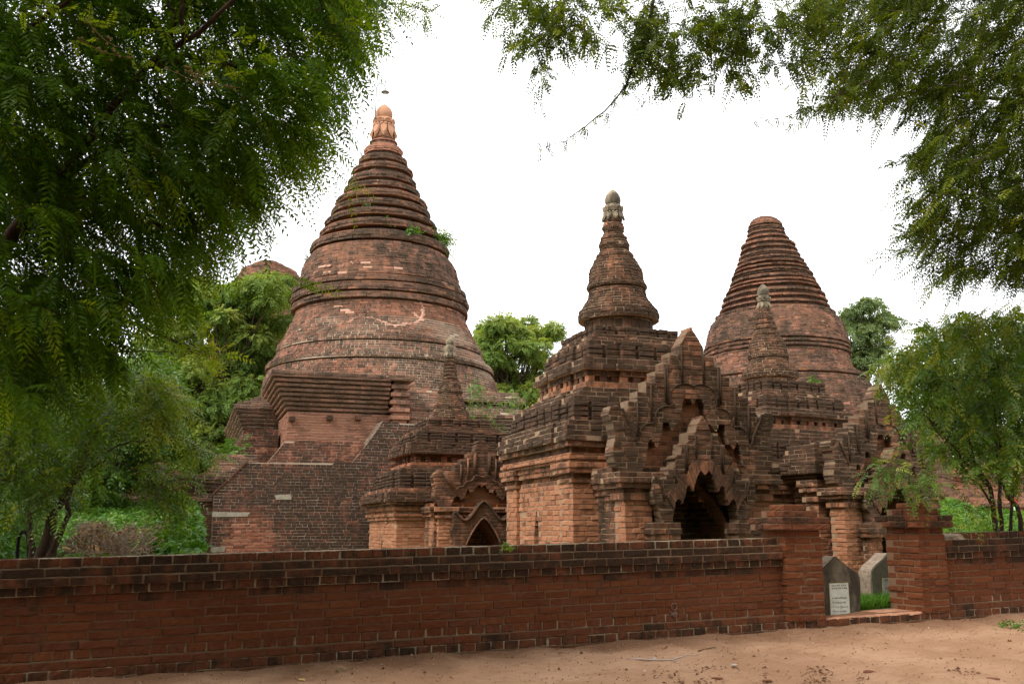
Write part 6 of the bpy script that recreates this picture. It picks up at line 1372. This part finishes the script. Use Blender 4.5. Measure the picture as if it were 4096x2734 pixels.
n_ = 34; fronds(lv, P(1900, 1560, 28.6)[None] + rng.normal(0, .18, (n_, 3)), nrm(rng.normal(0, .7, (n_, 3)) + [0, -.5, .2]), .15, 4, .06, .028, .3, np.clip(rng.normal(.55, .2, n_), 0, 1))
mb.build('stem', [M_DRY], vn); lv.build('leaves', [L_WEED], vn)

# ================================================================== SMALL THINGS
# inscribed stone slabs inside the gate
def stele(label, pts, D, rot, thick, mat, plaque, rows, mat_top, seed):
    ctr = P(np.mean([p[0] for p in pts]), 2450, D); xx = np.array([math.cos(rot), math.sin(rot)]); nn = np.array([xx[1], -xx[0]])
    toL = lambda px, py: (lambda q: ((q[:2] - ctr[:2]) @ xx, q[2]))(onplane(px, py, ctr[:2], nn))
    T = thing('stele', label, 'inscribed stone', (ctr[0], ctr[1], 0.25), 'inscribed stones inside the gate')
    out = smooth_curve([toL(*p) for p in pts], 44); out = [tuple(p) for p in out]; out = [(out[0][0], 0.1)] + out + [(out[-1][0], 0.1)]
    bm = bmesh.new(); tri = None
    fr = [bm.verts.new((*(ctr[:2] + xx * u + nn * 0.0), z)) for u, z in out]; bk = [bm.verts.new((*(ctr[:2] + xx * u - nn * thick), z)) for u, z in out]
    k = len(out)
    bm.faces.new(fr[::-1]); bm.faces.new(bk); sides = []
    for i in range(k):
        f = bm.faces.new((fr[i], fr[(i + 1) % k], bk[(i + 1) % k], bk[i])); f.material_index = 1 if 3 < i < k - 5 else 0
    bmesh.ops.recalc_face_normals(bm, faces=bm.faces)
    bmesh.ops.bevel(bm, geom=[e for e in bm.edges if all(len(f.verts) > 6 or True for f in e.link_faces) and e.calc_length() < .2 and any(len(f.verts) > 6 for f in e.link_faces)], offset=0.012, segments=2, affect='EDGES')
    me = bpy.data.meshes.new('slab'); bm.to_mesh(me); bm.free(); link_mesh('slab', me, [mat, mat_top], T)
    pl = [toL(*p) for p in plaque]; mb = MB(); grow = 0.018
    cu, cz = np.mean([p[0] for p in pl]), np.mean([p[1] for p in pl]); big = [(cu + (u - cu) * 1.10, cz + (z - cz) * 1.05) for u, z in pl]
    extrude_poly(mb, big, ctr[:2], xx, nn, 0.006, -0.02, 0); mb.build('frame', [M_OCHRE], T)
    mb = MB(); extrude_poly(mb, pl, ctr[:2], xx, nn, 0.012, -0.01, 0); pq = mb.build('plaque', [M_PLAQ], T)
    # rows of round letters
    r_ = np.random.default_rng(seed); mb = MB(); tl, tr_, brr, bl = pl
    for fy in rows:
        fx = 0.16
        while fx < 0.88:
            a = (tl[0] + (tr_[0] - tl[0]) * fx, tl[1] + (tr_[1] - tl[1]) * fx); b = (bl[0] + (brr[0] - bl[0]) * fx, bl[1] + (brr[1] - bl[1]) * fx); u = a[0] + (b[0] - a[0]) * fy; z = a[1] + (b[1] - a[1]) * fy
            r = r_.uniform(.0065, .009); a0 = r_.uniform(0, 6.28); arc = r_.uniform(4.0, 5.9)
            p_ = [np.array([*(ctr[:2] + xx * (u + r * math.cos(a0 + arc * t)) + nn * .0135), z + r * math.sin(a0 + arc * t)]) for t in np.linspace(0, 1, 9)]; tube(mb, p_, .0024, 4)
            if r_.random() < .35: p_ = [np.array([*(ctr[:2] + xx * (u + r) + nn * .0135), z + dz]) for dz in (-.016, .0, .012)]; tube(mb, p_, .0016, 4)
            fx += r_.uniform(.075, .13)
    o = mb.build('lettering', [M_INK], pq); tag(o, kind=None); return T
stele('dark weathered stone slab with pointed top and white inscribed panel, inside the gate at left', [(3275, 2470), (3273, 2380), (3275, 2292), (3300, 2264), (3330, 2232), (3342, 2222), (3360, 2236), (3400, 2270), (3432, 2292), (3443, 2320), (3444, 2380), (3441, 2470)], 12.7, 0.0, 0.24, M_STELE, [(3315, 2332), (3390, 2329), (3399, 2470), (3322, 2470)], (.06, .14, .42, .55, .68, .80, .92), M_STELET, 3)
stele('paler stone slab turned sideways with mint white panel, partly hidden by the right pillar', [(3490, 2450), (3488, 2360), (3485, 2290), (3500, 2262), (3530, 2235), (3548, 2214), (3558, 2210), (3570, 2222), (3595, 2250), (3625, 2280), (3630, 2350), (3632, 2450)], 14.3, math.radians(9), 0.25, M_STELEP, [(3527, 2310), (3600, 2306), (3604, 2440), (3532, 2440)], (.06, .32, .5, .75, .95), M_STELET, 5)

# litter on the sand
M_PALE = mat_simple('pale_wood', (0.55, 0.47, 0.42), (0.40, 0.33, 0.28), 20)
def on_sand(px, py):
    z = 0.0
    for _ in range(6):
        q = onz(px, py, z); z = float(ground_h(q[0], q[1]))
    return np.array([q[0], q[1], z])
tw = thing('twig', 'long pale peeled twig lying on the sand', 'twig', tuple(on_sand(2650, 2640))); mb = MB()
tube(mb, [on_sand(x, y) + [0, 0, .016] for x, y in ((2515, 2640), (2560, 2641), (2640, 2645), (2690, 2643), (2720, 2632), (2745, 2623), (2795, 2623))], [.014, .010, .008, .007, .006, .005, .004], 7); mb.build('stem', [M_PALE], tw)
mb = MB(); tube(mb, [on_sand(2690, 2644) + [0, 0, .012], on_sand(2725, 2652) + [0, 0, .012], on_sand(2728, 2662) + [0, 0, .008]], [.004, .003, .002], 5); mb.build('side_shoot', [M_PALE], tw)
mb = MB(); tube(mb, [on_sand(2793, 2606) + [0, 0, .012], on_sand(2830, 2598) + [0, 0, .014], on_sand(2862, 2590) + [0, 0, .012]], [.006, .006, .004], 6); tag(mb.build('twig', [M_BARKR]), 'short straight reddish stick beside the long pale twig', 'twig')
def rock(name, label, px, py, s, mat, cat='stone', flat=.6, group=None):
    c = on_sand(px, py); bm = bmesh.new(); bmesh.ops.create_icosphere(bm, subdivisions=2, radius=s)
    sd_ = rng.uniform(0, 9, 3)
    for v in bm.verts:
        k_2 = 1 + .25 * math.sin(v.co.x / s * 2.3 + sd_[0]) * math.cos(v.co.y / s * 2.9 + sd_[1]) + rng.normal(0, .07); v.co = v.co * k_2; v.co.z *= flat; v.co.x *= 1.25; v.co += Vector((c[0], c[1], c[2] + s * flat * .45))
    me = bpy.data.meshes.new(name); bm.to_mesh(me); bm.free(); o = link_mesh(name, me, [mat]); return tag(o, label, cat, group)
M_BFR = mat_simple('brick_fragment', (0.22, 0.075, 0.04), (0.12, 0.045, 0.025), 18, bstr=1.0); M_PEB = mat_simple('tan_stone', (0.34, 0.22, 0.12), (0.22, 0.14, 0.08), 20)
rock('brick_fragment', 'worn red brick lump lying alone in the sand at the lower right', 3478, 2692, 0.046, M_BFR, 'brick', .45); rock('brick_fragment', 'small dark brick chip at the foot of the gate sill', 3322, 2548, 0.031, M_BFR, 'brick', .35)
rock('brick_fragment', 'flat brick chip half buried at the bottom edge of the sand', 2870, 2712, 0.043, M_BFR, 'brick', .22); rock('brick_fragment', 'crumbly brick piece at the bottom edge near the red twig', 3070, 2722, 0.040, M_BFR, 'brick', .25); rock('brick_fragment', 'broken brick bits in the lower right corner of the sand', 3970, 2716, 0.050, M_BFR, 'brick', .25)
rock('stone', 'round tan stone near the foot of the wall', 1368, 2692, .055, M_PEB, 'stone', .8); rock('stone', 'dark pebble just behind the round tan stone', 1380, 2682, .03, M_BFR, 'stone', .5); rock('stone', 'little orange pebble next to the round tan stone', 1390, 2714, .03, M_PEB, 'stone', .6)
rock('stone', 'pale pebble on the open sand beside the long twig', 2887, 2622, .022, M_PALE, 'stone', .5); rock('stone', 'pale flat pebble in front of the long twig', 2938, 2660, .03, M_PALE, 'stone', .35); rock('stone', 'whitish pebble alone on the sand before the gate', 3470, 2608, .02, M_PALE, 'stone', .5)
def scrap(label, px, py, s, col, spec=.3):
    c = on_sand(px, py); mb = MB(); n_ = 4; V = []
    for j in range(n_):
        for i in range(n_): V.append(c + np.array([(i - 1.5) * s / 3, (j - 1.5) * s / 4.2, .012 + rng.uniform(0, s * .22)]))
    mb.add(V, [(j * n_ + i, j * n_ + i + 1, (j + 1) * n_ + i + 1, (j + 1) * n_ + i) for j in range(3) for i in range(3)]); tag(mb.build('litter_scrap', [mat_simple('scrap_' + str(px), col, tuple(x * .8 for x in col), 20, .4, spec=spec)]), label, 'litter')
scrap('crumpled gold wrapper on the sand at the foot of the wall', 1203, 2724, .075, (.62, .42, .06), .6); scrap('white paper scrap on the sand by the pebbles', 1416, 2718, .05, (.6, .62, .62)); scrap('white scrap near the wall foot above the twig', 2612, 2573, .05, (.62, .64, .66)); scrap('turquoise plastic scrap near the wall foot', 2585, 2582, .04, (.05, .36, .34)); scrap('tiny white scrap in front of the long twig', 2578, 2686, .025, (.7, .7, .7)); scrap('green leaf scrap at the wall foot near the gold wrapper', 1192, 2689, .04, (.05, .16, .05)); scrap('pale paper scrap close under the wall, right of the pebbles', 2268, 2612, .03, (.6, .6, .58))
# pebbles, crumbs and fallen leaves: too many to count
lv = Leaves(); k = 9500; T = rng.uniform(-3, 20, k); Nn = 0.05 + 7 * rng.random(k) ** 1.5; q, z = zsand(T, Nn); c = np.concatenate([q, z[:, None]], 1) + [0, 0, .004]; s = rng.uniform(.004, .013, (k, 1)) * np.where(rng.random((k, 1)) < .05, 2.2, 1)
u = nrm(rng.normal(0, 1, (k, 3)) * [1, 1, .15]) * s; w = nrm(np.cross(u, [0, 0, 1.0])) * s * .8; up = np.array([0, 0, 1.0]) * s * .8
lv.quads(np.stack([c - u, c + up - u * .2, c + up * .8 + u * .4, c + w], 1), rng.random(k)); lv.quads(np.stack([c - u, c - w, c + up * .8 + u * .4, c + up - u * .2], 1), rng.random(k)); lv.quads(np.stack([c - w, c + u, c + w * .9, c + up * .8 + u * .4], 1), rng.random(k))
k = 900; pp = np.stack([rng.uniform(2500, 4200, k), 2734 - 90 * rng.random(k) ** 1.2 + 20], 1); cl = np.sin(pp[:, 0] * .012) + np.sin(pp[:, 0] * .031 + 1) > 0.1; pp = pp[cl]
c = np.array([on_sand(x, y) for x, y in pp]) + [0, 0, .006]; k = len(c); s = rng.uniform(.006, .022, (k, 1)); u = nrm(rng.normal(0, 1, (k, 3)) * [1, 1, .15]) * s * 1.4; w = nrm(np.cross(u, [0, 0, 1.0])) * s * .8; up = np.array([0, 0, 1.0]) * s * .6; tn = rng.random(k) * .5
lv.quads(np.stack([c - u, c + up - u * .2, c + up * .8 + u * .4, c + w], 1), tn); lv.quads(np.stack([c - u, c - w, c + up * .8 + u * .4, c + up - u * .2], 1), tn); lv.quads(np.stack([c - w, c + u, c + w * .9, c + up * .8 + u * .4], 1), tn)
m, t, out = newmat('pebbles'); n = N(t); n.bsdf(out, n.ramp(n.attr('tone'), [(0, (.12, .055, .03)), (.6, (.30, .14, .075)), (.9, (.45, .28, .17)), (1, (.6, .5, .4))]), .95)
tag(lv.build('pebbles', [m], None), kind='stuff')
leafy = Leaves(); k = 300; T = rng.uniform(8, 20, k); Nn = .1 + .35 * rng.random(k) ** 2; 
# weeds at the foot of the right wall
wt = wall_t(4090, 2440); 
for lab, px, py in (('green weed at the foot of the right wall by the edge of the sand', 4088, 2452),):
    c = on_sand(px, py); T_ = thing('weed', lab, 'plant', tuple(c)); lv = Leaves(); n_ = 60; fronds(lv, c[None] + rng.normal(0, .12, (n_, 3)) * [1, 1, .2], nrm(rng.normal(0, .6, (n_, 3)) + [0, 0, .6]), .12, 3, .05, .02, .3, np.clip(rng.normal(.5, .2, n_), 0, 1)); lv.build('leaves', [L_WEED], T_)
# souvenir stand far off at the right edge
sv = P(4060, 2080, 30.0); gz = 0.2
stn = thing('market_stand', 'distant stand hung with blue and red cloth at the right edge, behind the sapling', 'stand', (sv[0], sv[1], gz))
def cloth(name, px0, px1, py0, py1, col, d):
    mb = MB(); n_ = 8; V = []
    for j in range(4):
        for i in range(n_ + 1):
            p = P(px0 + (px1 - px0) * i / n_, py0 + (py1 - py0) * j / 3, d + .06 * math.sin(i * 1.9)); V.append(p)
    mb.add(V, [(j * (n_ + 1) + i, j * (n_ + 1) + i + 1, (j + 1) * (n_ + 1) + i + 1, (j + 1) * (n_ + 1) + i) for j in range(3) for i in range(n_)], smooth=True); mb.build(name, [mat_simple('cloth_' + str(px0), col, tuple(c * .7 for c in col), 5)], stn)
cloth('blue_cloth', 4062, 4110, 2062, 2100, (.04, .06, .16), 30.2); cloth('red_cloth', 4040, 4072, 1990, 2020, (.45, .07, .06), 30.0)
mb = MB(); c = P(4058, 2042, 29.8); tube(mb, [c + [0, .02, 0], c - [0, .02, 0]], [.13, .13], 18); mb.build('pale_green_disc', [mat_simple('pale_green_paint', (.34, .52, .33), (.28, .45, .28), 5)], stn)
mb = MB(); 
for px in (4040, 4128): tube(mb, [P(px, 2130, 30.25) * [1, 1, 0] + [0, 0, gz], P(px, 1960, 30.25)], .03, 6)
tube(mb, [P(4030, 1964, 30.25), P(4140, 1964, 30.25)], .025, 6); mb.build('frame', [M_BARK], stn)

# chalky smear on the long wall and a black hoop in the bushes
mb = MB(); wq = lambda px, py: onplane(px, py, wall_pt(0, 0.006), WN)
r_ = np.random.default_rng(4)
tube(mb, [wq(2697 + 11 * math.cos(a), 2424 + 14 * math.sin(a)) for a in np.linspace(0, 6.2, 14)], .005, 5)
for i in range(9): tube(mb, [wq(2697 + r_.normal(0, 7), 2440 + r_.uniform(0, 12)), wq(2697 + r_.normal(0, 9), 2452 + r_.uniform(0, 22))], .0035, 4)
mb.build('chalk_smear', [mat_simple('chalk', (.30, .22, .18), (.22, .14, .11), 30)], LW)
mb = MB(); tube(mb, smooth_curve([P(68, 2290, 11.6), P(70, 2200, 11.6), P(78, 2140, 11.6), P(94, 2124, 11.6), P(110, 2138, 11.6), P(114, 2200, 11.6), P(112, 2290, 11.6)], 24), .022, 8)
tag(mb.build('hoop', [mat_simple('black_iron', (.012, .011, .010), (.02, .018, .016), 20, .6)]), 'black arched iron hoop standing in the bushes at the far left', 'hoop')
